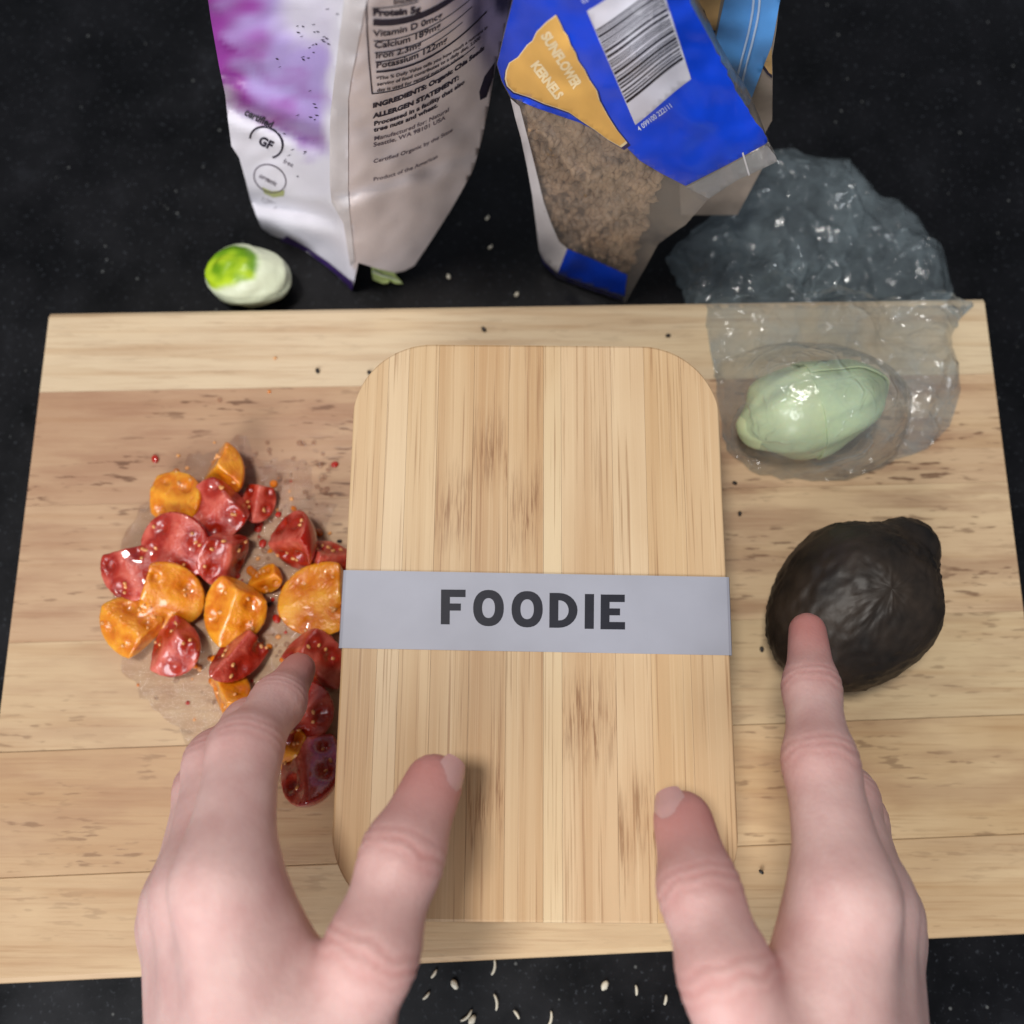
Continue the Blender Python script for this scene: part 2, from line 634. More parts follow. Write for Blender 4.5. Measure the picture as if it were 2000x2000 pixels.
def pillow(name, surf, poly, mat, root, thick, step=12, soft=60.0, link=True, zmin=0.05):
    """closed bag body: front on the surface, back bulging away, sealed at its outline"""
    V, F, B = patch2d(poly, step)
    d = dist_poly(V, poly)
    d[B] = 0
    front = surf.pts(V)
    back = front.copy()
    back[:, 1] += thick * (1 - np.exp(-d / soft)) + 0.02
    back[:, 0] *= 1.0
    front[:, 2] = np.maximum(front[:, 2], zmin)
    back[:, 2] = np.maximum(back[:, 2], zmin)
    n = len(V)
    verts = np.vstack([front, back])
    faces = [list(f) for f in F] + [[i + n for i in reversed(f)] for f in F]
    cnt = {}
    for f in F:
        for a, b in zip(f, f[1:] + f[:1]):
            cnt[(a, b)] = 1
    for (a, b) in cnt:
        if (b, a) not in cnt:
            faces.append([b, a, a + n, b + n])
    ob = part(name, verts, faces, mat, root)
    recalc(ob)
    ob.data.set_sharp_from_angle(angle=math.radians(50))
    return ob, V


_tcache = {}


def glyphs(s, bold=0.0):
    """letters as a flat mesh with cap height 1"""
    key = (s, bold)
    if key in _tcache:
        return _tcache[key]

    def conv(txt):
        cu = bpy.data.curves.new('t', 'FONT')
        cu.body = txt
        cu.size = 1.0
        cu.resolution_u = 3
        cu.offset = bold
        cu.fill_mode = 'FRONT'
        ob = bpy.data.objects.new('t', cu)
        me = ob.to_mesh()
        V = np.array([v.co[:2] for v in me.vertices]) if len(me.vertices) else np.zeros((0, 2))
        F = [list(p.vertices) for p in me.polygons]
        ob.to_mesh_clear()
        bpy.data.objects.remove(ob)
        bpy.data.curves.remove(cu)
        return V, F
    cap = conv('H')[0][:, 1].max()
    V, F = conv(s)
    _tcache[key] = (V / cap, F)
    return _tcache[key]


def text_on(name, surf, s, start, height, mat, root, bend=lambda x: 0.0, ang=0.0, squeeze=1.0,
            bold=0.0, lift=0.05, taper=0.0, parent=None):
    V, F = glyphs(s, bold)
    if len(V) == 0:
        return None
    ca, sa = math.cos(ang), math.sin(ang)
    out = []
    for x, y in V:
        X = x * height * squeeze
        X = X * (1 - taper * X)
        Yv = y * height
        gx = start[0] + X * ca + Yv * sa
        gy = start[1] + X * sa - Yv * ca + bend(X)
        out.append((gx, gy))
    return part(name, surf.pts(out, lift), F, mat, root, parent)


def merge(parts):
    vs, fs, o = [], [], 0
    for v, f in parts:
        vs.append(np.asarray(v))
        fs += [[i + o for i in q] for q in f]
        o += len(v)
    return np.vstack(vs), fs


def ellipsoid(c, r, rot=None, seg=12, rings=8, disp=None):
    V, F = [], []
    for i in range(rings + 1):
        th = math.pi * i / rings
        for j in range(seg):
            ph = 2 * math.pi * j / seg
            V.append([math.sin(th) * math.cos(ph), math.sin(th) * math.sin(ph), math.cos(th)])
    for i in range(rings):
        for j in range(seg):
            a = i * seg + j
            b = i * seg + (j + 1) % seg
            F.append([a, a + seg, b + seg, b])
    V = np.array(V)
    k = np.ones(len(V)) if disp is None else np.array([1 + disp(*v) for v in V])
    V = V * k[:, None] * np.array(r)
    if rot is not None:
        V = V @ np.array(rot).T
    return V + np.array(c), F


def rot_m(rx, ry, rz):
    return np.array(Matrix.Rotation(rz, 3, 'Z') @ Matrix.Rotation(ry, 3, 'Y') @ Matrix.Rotation(rx, 3, 'X'))


def tube(path, rad, seg=8):
    Pn = [np.array(p, dtype=float) for p in path]
    V, F = [], []
    for i, p in enumerate(Pn):
        t = Pn[min(i + 1, len(Pn) - 1)] - Pn[max(i - 1, 0)]
        t = t / (np.linalg.norm(t) + 1e-9)
        u = np.cross(t, [0, 0, 1.0])
        if np.linalg.norm(u) < 1e-3:
            u = np.array([1.0, 0, 0])
        u /= np.linalg.norm(u)
        q = np.cross(u, t)
        r = rad[i] if hasattr(rad, '__len__') else rad
        for k in range(seg):
            a = 2 * math.pi * k / seg
            V.append(p + (u * math.cos(a) + q * math.sin(a)) * r)
    for i in range(len(Pn) - 1):
        for k in range(seg):
            a = i * seg + k
            b = i * seg + (k + 1) % seg
            F.append([a, b, b + seg, a + seg])
    F.append(list(range(seg))[::-1])
    F.append([len(V) - seg + k for k in range(seg)])
    return np.array(V), F


# ---- distance-field modelling for hands
def snet(Fd, o, h):
    nx, ny, nz = Fd.shape
    acc = np.zeros((nx - 1, ny - 1, nz - 1, 3))
    cnt = np.zeros((nx - 1, ny - 1, nz - 1))
    for ax in range(3):
        oth = [a for a in range(3) if a != ax]
        for i in (0, 1):
            for j in (0, 1):
                a = [0, 0, 0]
                a[oth[0]], a[oth[1]] = i, j
                b = list(a)
                b[ax] = 1
                sl = lambda q: Fd[q[0]:nx - 1 + q[0], q[1]:ny - 1 + q[1], q[2]:nz - 1 + q[2]]
                fa, fb = sl(a), sl(b)
                m = (fa < 0) != (fb < 0)
                t = np.where(m, fa / np.where(m, fa - fb, 1), 0)
                for c in range(3):
                    if c == ax:
                        acc[..., c] += np.where(m, t, 0)
                    else:
                        acc[..., c] += np.where(m, a[c], 0)
                cnt += m
    mask = cnt > 0
    idx = -np.ones(cnt.shape, dtype=int)
    idx[mask] = np.arange(mask.sum())
    g = np.argwhere(mask)
    V = (g + acc[mask] / cnt[mask][:, None]) * h + np.array(o)
    faces = []
    S = Fd < 0
    for ax in range(3):
        o1, o2 = (ax + 1) % 3, (ax + 2) % 3
        sh = [slice(None)] * 3
        sa = [slice(0, s) for s in Fd.shape]
        sb = [slice(0, s) for s in Fd.shape]
        sa[ax] = slice(0, Fd.shape[ax] - 1)
        sb[ax] = slice(1, Fd.shape[ax])
        m = S[tuple(sa)] != S[tuple(sb)]
        for e in np.argwhere(m):
            if e[o1] == 0 or e[o2] == 0 or e[o1] >= Fd.shape[o1] - 1 or e[o2] >= Fd.shape[o2] - 1:
                continue
            q = []
            for d1, d2 in ((-1, -1), (0, -1), (0, 0), (-1, 0)):
                cc = e.copy()
                cc[o1] += d1
                cc[o2] += d2
                q.append(idx[tuple(cc)])
            if not S[tuple(e)]:
                q = q[::-1]
            faces.append(q)
    return V, faces


def rcone(G, a, b, ra, rb):
    a, b = np.array(a), np.array(b)
    ab = b - a
    t = np.clip(((G - a) @ ab) / (ab @ ab), 0, 1)
    return np.linalg.norm(G - (a + t[..., None] * ab), axis=-1) - (ra + (rb - ra) * t)


def smin(a, b, k):
    h = np.clip(0.5 + 0.5 * (b - a) / k, 0, 1)
    return b + (a - b) * h - k * h * (1 - h)


# ================================================================== THE SETTING
def counter():
    ob = mesh_obj('counter', [(-90, -50, 0), (90, -50, 0), (90, 120, 0), (-90, 120, 0), (-90, -50, -4), (90, -50, -4), (90, 120, -4), (-90, 120, -4)],
                  [(0, 1, 2, 3), (7, 6, 5, 4), (0, 4, 5, 1), (1, 5, 6, 2), (2, 6, 7, 3), (3, 7, 4, 0)], M['counter'], smooth=False)
    ob['kind'] = 'structure'


counter()
ZB = 2.0                            # top of the cutting board
ZL = 8.0                            # top of the lunch box lid


# ================================================================== CUTTING BOARD
def cutting_board():
    lb = P(433, 603, ZB)
    rb = P(1400, 588, ZB)
    ang = math.atan2(rb[1] - lb[1], rb[0] - lb[0])
    yb = (lb[1] + rb[1]) / 2
    mid = np.array([0.0, lb[1] + (rb[1] - lb[1]) * (0 - lb[0]) / (rb[0] - lb[0]), 0])
    fl = P(800, 1888, ZB)
    fr = P(1335, 1862, ZB)
    root = empty('cutting_board', (0, 3, 0))
    tag(root, 'pale wooden cutting board of broad planks, lying on the black counter under the lunch box', 'cutting board')
    # back and front edges as lines y = a + b x
    bb = (rb[1] - lb[1]) / (rb[0] - lb[0])
    ba = lb[1] - bb * lb[0]
    fb = (fr[1] - fl[1]) / (fr[0] - fl[0])
    fa = fl[1] - fb * fl[0]
    xl, xr = -20.5, 21.0
    ts = [0.0]
    for pyj in (748, 965, 1225, 1432, 1672):
        y = P(1000, pyj, ZB)[1]
        ts.append((y - ba) / (fa - ba))
    ts.append(1.0)
    cols = [(216, 194, 160), (206, 174, 138), (214, 184, 146), (212, 186, 146), (200, 168, 126), (204, 174, 134)]
    wear = [0.15, 1.0, 0.8, 0.5, 0.6, 0.3]
    zo = [0, -0.003, 0.0, -0.003, 0.001, -0.03]
    for i in range(6):
        g = 0.012
        t0, t1 = ts[i], ts[i + 1]
        g = 0.013 if i in (4, 5) else 0.003
        q_ = 0.02 if i in (4, 5) else 0.008
        y = lambda x, t: (ba + bb * x) * (1 - t) + (fa + fb * x) * t
        V, F = [], []
        nx = 14
        ztop = ZB + zo[i]
        rows = [(g, 0.15), (g, ztop - q_), (g + q_, ztop)]
        if i == 0:
            rows = [(0, 0.35), (0, ztop - 0.28), (0.09, ztop - 0.09), (0.28, ztop)]
        rows2 = [(g + q_, ztop), (g, ztop - q_), (g, 0.15)]
        if i == 5:
            rows2 = [(0.28, ztop), (0.09, ztop - 0.09), (0, ztop - 0.28), (0, 0.35)]
        for k in range(nx + 1):
            x = xl + (xr - xl) * k / nx
            ya, yb_ = y(x, t0), y(x, t1)
            for dy, z in rows:
                V.append((x, ya - dy, z))
            for dy, z in rows2:
                V.append((x, yb_ + dy, z))
        m = len(rows) + len(rows2)
        for k in range(nx):
            for j in range(m):
                a = k * m + j
                b = k * m + (j + 1) % m
                F.append([a, b, b + m, a + m])
        F.append(list(range(m))[::-1])
        F.append([nx * m + j for j in range(m)])
        ob = part('plank', V, F, M['board'], root, smooth=False)
        recalc(ob)
        ob.color = lin(*cols[i])
        ob['wear'] = wear[i]
    # juice-dark handle slit seen as a short dark gap near the front right
    return root


cutting_board()


# ================================================================== LUNCH BOX
LIDC = np.array([0.80, 2.28, 0.0])
LW, LH, LR = 13.0, 19.35, 2.75


def lunch_box():
    root = empty('lunch_box', (LIDC[0], LIDC[1], ZB))
    tag(root, 'lunch box with striped bamboo lid and grey FOODIE band, standing on the cutting board', 'lunch box')
    root.rotation_euler[2] = math.radians(-0.5)
    C = LIDC

    def rrect(wd, hd, r, n=10):
        out = []
        for cx, cy, a0 in ((1, 1, 0), (-1, 1, 90), (-1, -1, 180), (1, -1, 270)):
            for k in range(n + 1):
                a = math.radians(a0 + 90 * k / n)
                out.append((cx * (wd / 2 - r) + r * math.cos(a), cy * (hd / 2 - r) + r * math.sin(a)))
        return out
    # container with tapering walls, under the lid
    V, F = [], []
    lay = [(0.8, ZB + 0.02), (0.55, ZB + 0.2), (0.25, ZL - 1.1), (0.0, ZL - 1.0), (0.0, ZL - 0.92)]
    for ins, z in lay:
        for x, y in rrect(LW - 0.7 - 2 * ins, LH - 0.7 - 2 * ins, LR - 0.3 - ins * 0.5):
            V.append((C[0] + x, C[1] + y, z))
    n = len(V) // len(lay)
    for i in range(len(lay) - 1):
        for j in range(n):
            a, b = i * n + j, i * n + (j + 1) % n
            F.append([a, b, b + n, a + n])
    F.append(list(range(n))[::-1])
    F.append([(len(lay) - 1) * n + j for j in range(n)])
    part('container', V, F, M['steel_box'], root)
    # lid: a core board carrying the bamboo strips
    V = [(C[0] + x, C[1] + y, z) for z in (ZL - 0.9, ZL - 0.45) for x, y in rrect(LW - 0.02, LH - 0.02, LR)]
    n = len(V) // 2
    F = [[j, (j + 1) % n, n + (j + 1) % n, n + j] for j in range(n)] + [list(range(n))[::-1], [n + j for j in range(n)]]
    lid = part('lid', V, F, M['bamboo'], root, smooth=False)
    lid.color = lin(196, 158, 112)
    bp = [668, 738, 780, 842, 916, 988, 1060, 1096, 1200, 1268, 1345, 1422]
    cols = [(200, 166, 124), (212, 184, 146), (202, 170, 128), (196, 162, 120), (192, 156, 114), (195, 160, 118),
            (215, 190, 150), (203, 171, 132), (208, 178, 140), (203, 169, 126), (205, 172, 131)]
    na = [9, 9, 9, 3.6, 5.6, 3.5, 9, -3.4, -6.9, 9, 9]
    nb = [9, 9, 9, 9, -6.2, 9, 9, 9, 9, 9, 9]
    c = 0.10
    h0, h1 = ZL - 0.44, ZL
    hw = LW / 2

    def ext(x):                     # half length of the lid at x
        ax = abs(x)
        if ax <= hw - LR:
            return LH / 2
        t = min(LR, ax - (hw - LR))
        return LH / 2 - LR + math.sqrt(max(0, LR * LR - t * t))
    for i in range(11):
        x0 = -hw + LW * (bp[i] - 668) / 754.0
        x1 = -hw + LW * (bp[i + 1] - 668) / 754.0
        xs = []
        N = 22 if i in (0, 1, 9, 10) else 6
        for k in range(N + 1):
            u = k / N
            if i == 0:
                u = u ** 1.9
            if i == 10:
                u = 1 - (1 - u) ** 1.9
            xs.append(x0 + (x1 - x0) * u)
        g = 0.004
        xs[0] += g if i > 0 else 0
        xs[-1] -= g if i < 10 else 0
        if i == 0:
            xs[1:1] = [x0 + c * 0.3, x0 + c]
        if i == 10:
            xs[-1:-1] = [x1 - c, x1 - c * 0.3]
        xs = sorted(xs)
        V, F = [], []
        for x in xs:
            e = ext(x)
            ed = hw - abs(x)
            zt = h1 - (c * (1 - math.sqrt(max(0, 1 - (1 - ed / c) ** 2))) if ed < c else 0)
            for yy, zz in ((-e, h0), (-e, min(zt, h1 - c)), (-e + c * 0.3, min(zt, h1 - c * 0.3)), (-e + c, zt),
                           (-e / 3, zt), (e / 3, zt),
                           (e - c, zt), (e - c * 0.3, min(zt, h1 - c * 0.3)), (e, min(zt, h1 - c)), (e, h0)):
                V.append((C[0] + x, C[1] + yy, zz))
        m = 10
        for k in range(len(xs) - 1):
            for j in range(m):
                a, b = k * m + j, k * m + (j + 1) % m
                F.append([a, a + m, b + m, b])
        F.append(list(range(m)))
        F.append([(len(xs) - 1) * m + j for j in range(m)][::-1])
        ob = part('bamboo_strip', V, F, M['bamboo'], root, parent=lid, smooth=False)
        recalc(ob)
        ob.color = lin(*cols[i])
        ob['node_a'] = na[i] * CM if na[i] != 9 else 9.0
        ob['node_b'] = nb[i] * CM if nb[i] != 9 else 9.0
    # the band: a loop right round lid and container
    a = math.radians(-0.55)
    yc = P(1046, 1196, ZL)[1] - C[1]
    bw = 2.62
    prof = []
    X = hw + 0.10
    zt = ZL + 0.05
    prof = [(-X + 0.02, ZB + 1.2), (-X, ZL - 0.9), (-X, ZL - 0.1), (-X + 0.05, zt - 0.02), (-X + 0.14, zt)]
    prof += [(-X + 0.14 + (2 * X - 0.28) * k / 12, zt) for k in range(1, 12)]
    prof += [(X - 0.14, zt), (X - 0.05, zt - 0.02), (X, ZL - 0.1), (X, ZL - 0.9), (X - 0.02, ZB + 1.2), (X - 0.9, ZB + 0.06)]
    prof = [(-X + 0.9, ZB + 0.06)] + prof
    th = 0.05
    inner = [(x * (1 - th / X), z - (th if z > ZL - 0.05 else 0)) for x, z in prof]
    V, F = [], []
    for s in (-1, 1):
        for pr in (prof, inner):
            for x, z in pr:
                yy = s * bw / 2
                xr_ = x * math.cos(a) - yy * math.sin(a)
                yr_ = x * math.sin(a) + yy * math.cos(a)
                V.append((C[0] + xr_, C[1] + yc + yr_, z))
    n = len(prof)
    for k in range(n - 1):
        F.append([k, k + 1, 2 * n + k + 1, 2 * n + k])
        F.append([n + k, 3 * n + k, 3 * n + k + 1, n + k + 1])
        F.append([k, n + k, n + k + 1, k + 1])
        F.append([2 * n + k, 2 * n + k + 1, 3 * n + k + 1, 3 * n + k])
    band = part('band', V, F, M['band'], root, smooth=False)
    recalc(band)
    band['label'] = 'smooth grey band printed FOODIE across the bamboo lid'
    # letters, drawn from their pixel frames
    zl = zt + 0.006

    def box2(x0, y0, x1, y1):
        return [(x0, y0), (x1, y0), (x1, y1), (x0, y1)]

    def ring(x0, y0, x1, y1, st, n=28, flat=False):
        cx, cy = (x0 + x1) / 2, (y0 + y1) / 2
        ax, ay = (x1 - x0) / 2, (y1 - y0) / 2
        o, q = [], []
        for k in range(n):
            t = 2 * math.pi * k / n
            cs, sn = math.cos(t), math.sin(t)
            pw = 2.25
            rr = (abs(cs) ** pw + abs(sn) ** pw) ** (-1 / pw)
            o.append((cx + ax * rr * cs, cy + ay * rr * sn))
            q.append((cx + (ax - st) * rr * cs, cy + (ay - st * 0.92) * rr * sn))
        return o, q

    def letter(polys, rings):
        V, F = [], []
        for p in polys:
            o = len(V)
            V += p
            F.append([o + k for k in range(len(p))])
        for o_, q_ in rings:
            o = len(V)
            n = len(o_)
            V += o_ + q_
            for k in range(n):
                F.append([o + k, o + (k + 1) % n, o + n + (k + 1) % n, o + n + k])
        return V, F
    s = 17.5
    yt = lambda x: 1153 + (x - 862) * 0.0225
    yb = lambda x: 1221 + (x - 862) * 0.0225

    def F_(x0, x1):
        t, b = yt(x0), yb(x0)
        return letter([box2(x0, t, x0 + s, b), box2(x0 + s, t, x1, t + 14.5), box2(x0 + s, t + 27, x1 - 9, t + 41)], [])

    def E_(x0, x1):
        t, b = yt(x0), yb(x0)
        return letter([box2(x0, t, x0 + s, b), box2(x0 + s, t, x1, t + 14.5), box2(x0 + s, t + 27, x1 - 9, t + 40.5),
                       box2(x0 + s, b - 14.5, x1 + 1, b)], [])

    def O_(x0, x1):
        return letter([], [ring(x0, yt(x0) - 1.5, x1, yb(x0) + 1.5, s)])

    def I_(x0, x1):
        return letter([box2(x0, yt(x0), x1, yb(x0))], [])

    def D_(x0, x1):
        t, b = yt(x0), yb(x0)
        m = (t + b) / 2
        ro = (b - t) / 2
        o, q = [(x0, b), (x0, t)], [(x0 + s, b - 14.5), (x0 + s, t + 14.5)]
        ax = x1 - (x0 + 19)
        for k in range(15):
            an = -math.pi / 2 + math.pi * k / 14
            o.append((x0 + 19 + ax * math.cos(an), m + ro * math.sin(an)))
            q.append((x0 + 20 + (ax - s - 1) * math.cos(an), m + (ro - 14.5) * math.sin(an)))
        return letter([], [(o, q)])
    for V2, F2 in (F_(861, 909), O_(924, 984), O_(999, 1060), D_(1073, 1128), I_(1142, 1160), E_(1173, 1220)):
        top = np.array([P(x, y, zl) for x, y in V2])
        bot = top.copy()
        bot[:, 2] = zt + 0.0008
        o = sheet('letter', top, bot, F2, M['letter'], root, parent=band)
        o.data.polygons.foreach_set('use_smooth', [False] * len(o.data.polygons))
    return root


lunch_box()

# ================================================================== PURPLE AND WHITE POUCH
def interp_curve(pts):
    pts = sorted(pts, key=lambda p: p[1])
    ys = [p[1] for p in pts]
    xs = [p[0] for p in pts]
    return lambda y: float(np.interp(y, ys, xs))


def white_pouch():
    xs1 = interp_curve([(700, -200), (680, -60), (663, 78), (645, 233), (645, 388), (668, 435), (684, 520), (689, 563)])
    xs2 = interp_curve([(765, -200), (738, -80), (715, 0), (679, 186), (679, 388), (692, 513), (695, 563)])

    def fy(px, py):
        a, b = xs1(py), xs2(py)
        Y = 18.05
        if px < a:
            dx = a - px
            Y += 3.7 * (1 - math.exp(-dx / 95.0)) + 0.0035 * max(0, dx - 120)
        elif px > b:
            dx = px - b
            Y += 3.9 * (dx / 260.0) ** 1.6
        wv = 0.0
        wv += 0.22 * n3(px / 90.0, py / 55.0, 1.7) + 0.10 * n3(px / 38.0 + py / 60.0, py / 33.0, 4.1)
        # long diagonal folds of the soft film
        if px < a:
            q = (py - 205 - (px - 433) * 0.42)
            wv += 0.42 * math.exp(-(q / 15.0) ** 2) - 0.32 * math.exp(-((q + 42) / 22.0) ** 2)
            q = (py - 398 + (px - 520) * -0.18)
            wv += 0.38 * math.exp(-(q / 14.0) ** 2) - 0.3 * math.exp(-((q - 34) / 18.0) ** 2)
        else:
            q = (py - 372 + (px - 700) * 0.33)
            wv += 0.16 * math.exp(-(q / 13.0) ** 2) - 0.16 * math.exp(-((q - 30) / 20.0) ** 2)
        k = min(1.0, max(0.0, (560 - py) / 60.0))
        edge = min(1.0, abs(px - a) / 25.0)
        return Y + wv * k * edge
    S = Surf(fy)
    root = empty('food_pouch', PY(690, 563, 18.3) * np.array([1, 1, 0]))
    tag(root, 'white and purple food pouch with nutrition panel, standing on the counter behind the board', 'food pouch')
    out = [(689, 563), (640, 528), (597, 497), (554, 467), (530, 459), (511, 445), (500, 420), (489, 389), (479, 350), (467, 308), (452, 285),
           (446, 240), (440, 186), (428, 130), (412, 40), (398, -60), (392, -160), (398, -255), (560, -275), (740, -285), (900, -290), (1010, -280),
           (1024, -200), (1018, -100), (1003, -20), (990, 47), (968, 131), (956, 200), (943, 264), (925, 330), (900, 376), (878, 414), (842, 470), (809, 519), (790, 529), (772, 533),
           (735, 524), (700, 513), (694, 540)]
    body, V = pillow('body', S, out, M['white_film'], root, 5.5, 9, 70)
    # printed colours of the film
    cols = []
    for (px, py) in V:
        a = xs1(py)
        base = np.array(lin(226, 222, 230)[:3])
        if px < a + 4:
            wx = px + 30 * n3(px / 60.0, py / 60.0, 9)
            wy = py + 34 * n3(px / 80.0, py / 45.0, 3) + 10 * n3(px / 20.0, py / 14.0, 5)
            line = 165 + (wx - 433) * 0.50
            m = float(smooth01((line + 55 - wy) / 50.0)) * float(smooth01((648 - wx) / 30.0 + 0.2))
            lil = np.array(lin(176, 156, 210)[:3])
            mag = np.array(lin(150, 66, 156)[:3])
            deep = np.array(lin(104, 30, 108)[:3])
            inner = float(smooth01(0.30 + 0.9 * n3(px / 95.0 - py / 160.0, py / 38.0 + px / 160.0, 6.2) + (520 - px) / 170.0))
            band = math.exp(-((wy - (line + 5)) / 26.0) ** 2) + 0.6 * math.exp(-((wy - (line - 75)) / 16.0) ** 2)
            pc = lil + (mag - lil) * min(1.0, inner + 0.55 * band)
            dd = float(smooth01(0.55 * band + 0.9 * n3(px / 60.0 + 4, py / 30.0 - px / 90.0, 2.2) + (462 - px) / 120.0 - 0.1))
            pc = pc + (deep - pc) * dd * 0.75
            top = float(smooth01((wx - 520) / 70.0)) * float(smooth01((105 - wy) / 60.0))
            m *= (1 - 0.85 * top)
            base = base + (pc - base) * m
        elif px > xs2(py):
            base = np.array(lin(214, 200, 196)[:3])
            m = float(smooth01((px - 880 - 0.35 * (py - 80)) / 90.0)) * float(smooth01((250 - py) / 200.0))
            m2 = float(smooth01((n3(px / 40.0, py / 90.0, 8) + 0.1) * 2))
            base = base + (np.array(lin(120, 112, 168)[:3]) - base) * m * 0.8
            base = base + (np.array(lin(36, 34, 70)[:3]) - base) * m * m2 * 0.9
        cols.append(base)
    n = len(V)
    ptcolor(body, np.vstack([np.array(cols), np.tile(np.array(lin(206, 198, 206)[:3]), (n, 1))]))
    # corner seal fin
    fin = []
    for py in range(-270, 430, 35):
        fin.append((xs1(py) - 1, py))
    fin += [(671, 437), (684, 520)]
    back = [(693, 513)] + [(xs2(py) + 1, py) for py in range(405, -285, -35)]
    f = decal('corner_seal', S, fin + back, M['side_white'], root, 0.10, 0.08, 12)
    # purple bottom trim
    decal('bottom_trim', S, [(548, 470), (597, 500), (640, 531), (688, 567), (689, 552), (644, 515), (601, 485), (560, 461)], M['purple_trim'], root, 0.16, 0.06, 10)
    # ---- print on the right-hand panel
    R_ = lambda a, b: (lambda X: -(a * X + b * X * X))
    L = [('Includes 0g', (768, 12), 11, 0.0, 0.10, 0.0020), ('Protein 5g', (728, 33), 13, 0.03, -0.06, 0.0014),
         ('Vitamin D 0mcg', (729, 74), 12, 0, 0.02, 0.0019), ('Calcium 189mg', (731, 97), 12, 0, 0.04, 0.0021),
         ('Iron 2.3mg', (733, 117), 11.5, 0, 0.06, 0.0022), ('Potassium 122mg', (734, 136), 11.5, 0, 0.08, 0.0021),
         ('*The % Daily Value tells you how much a nutrient in', (735, 157), 6.5, 0, 0.10, 0.0017),
         ('serving of food contributes to a daily diet. 2,000', (736, 168), 6.5, 0, 0.11, 0.0017),
         ('day is used for general nutrition advice.', (736, 180), 6.5, 0, 0.12, 0.0017),
         ('INGREDIENTS: Organic Chia Seeds', (728, 211), 9.0, 0.03, 0.22, 0.0014),
         ('ALLERGEN STATEMENT:', (729, 231), 9.0, 0.03, 0.22, 0.0014),
         ('Processed in a facility that also', (730, 246), 8.2, 0.015, 0.22, 0.0014),
         ('tree nuts and wheat.', (730, 258), 8.2, 0.015, 0.22, 0.0014)]
    for s, st, h, bold, a, b in L:
        st = (st[0], st[1] - (2.5 if st[1] < 140 else 0))
        text_on('print_line', S, s, st, h, M['ink'], root, R_(a, b), bold=bold + 0.018, squeeze=(1.32 if st[1] < 140 else 1.3 if h < 7 else 1.42), taper=0.0006)
    for s, st, h in (('Manufactured for: Natural', (730, 275), 7.6), ('Seattle, WA 98101 USA', (729, 287), 7.8),
                     ('Certified Organic by the State', (729, 319), 7.0), ('Product of the Americas', (729, 354), 6.8)):
        text_on('print_line', S, s, st, h, M['ink_soft'], root, R_(0.20, 0.0013), bold=0.01, squeeze=1.4, taper=0.0006)

    def rule(x0, y0, ln, wd, a, b, name='print_rule'):
        up, dn = [], []
        for k in range(13):
            X = ln * k / 12
            yy = y0 - (a * X + b * X * X)
            up.append((x0 + X, yy))
            dn.append((x0 + X, yy + wd))
        decal(name, S, up + dn[::-1], M['ink'], root, 0.05, 0.03, 16)
    rule(729, 38, 190, 12, -0.10, 0.0026)
    rule(727, 16, 90, 1.5, 0.0, 0.0016)
    rule(730, 80, 200, 1.6, 0.0, 0.0023)
    rule(732, 103, 190, 1.6, 0.02, 0.0024)
    rule(733, 121, 170, 1.6, 0.05, 0.0024)
    rule(735, 139, 215, 3.6, 0.03, 0.0024)
    rule(727, 183, 200, 1.6, 0.08, 0.0019)
    decal('print_rule', S, [(713, -40), (715.5, -40), (718, 60), (722, 120), (728, 184), (725.5, 184), (719.5, 120), (715.5, 60)], M['ink'], root, 0.05, 0.03, 14)
    # dark mark near the right edge
    decal('print_mark', S, [(946, 150), (966, 122), (964, 150), (950, 190), (938, 196), (936, 180)], M['ink'], root, 0.05, 0.03, 10)
    # ---- print on the left-hand panel
    text_on('print_line', S, 'certified', (476, 224), 13.5, M['ink'], root, ang=math.radians(27), squeeze=0.95, bold=0.03, lift=0.2)

    def arc(cx, cy, rx, ry, a0, a1, wd, rotd, mat):
        o, q = [], []
        r = math.radians(rotd)
        for k in range(25):
            t = math.radians(a0 + (a1 - a0) * k / 24)
            for lst, e in ((o, 0), (q, wd)):
                x, y = (rx - e) * math.cos(t), (ry - e) * math.sin(t)
                lst.append((cx + x * math.cos(r) - y * math.sin(r), cy + x * math.sin(r) + y * math.cos(r)))
        decal('print_ring', S, o + q[::-1], mat, root, 0.05, 0.03, 12)
    arc(520, 278, 36, 30, 150, 395, 4.0, 38, M['ink'])
    text_on('print_line', S, 'GF', (503, 280), 17, M['ink'], root, ang=math.radians(27), bold=0.04)
    arc(527, 349, 34, 27, 0, 359, 2.2, 30, M['ink_soft'])
    text_on('print_line', S, 'organic', (505, 346), 9, M['ink_soft'], root, ang=math.radians(28), bold=0.02)
    decal('print_patch', S, [(512, 366), (530, 374), (556, 372), (554, 383), (534, 386), (516, 378)], m_plain('olive_print', lin(180, 184, 120), 0.5), root, 0.045, 0.03, 12)
    text_on('print_line', S, 'free', (552, 318), 9, M['ink_soft'], root, ang=math.radians(25))
    text_on('print_line', S, '1(206)', (508, 392), 9, M['ink_soft'], root, ang=math.radians(24))
    # scattered printed seeds
    random.seed(4)
    vs = []
    for k in range(46):
        x, y = random.gauss(610, 34), random.gauss(72, 34)
        if k > 26:
            x, y = random.gauss(580, 60), 200 + random.gauss(0, 14) + (k % 5) * 24
        if x > xs1(y) - 8 or x < 445 or y < 5:
            continue
        l = random.uniform(2.5, 5)
        an = random.uniform(-0.3, 0.7)
        vs.append((S.pts([(x - l * math.cos(an), y - l * math.sin(an)), (x + 1.1, y - 1.1), (x + l * math.cos(an), y + l * math.sin(an)), (x - 1.1, y + 1.1)], 0.05),
                   [[0, 1, 2, 3]]))
    v, f = merge(vs)
    ob = part('printed_flecks', v, f, M['ink'], root)
    ob['kind'] = 'stuff'


white_pouch()


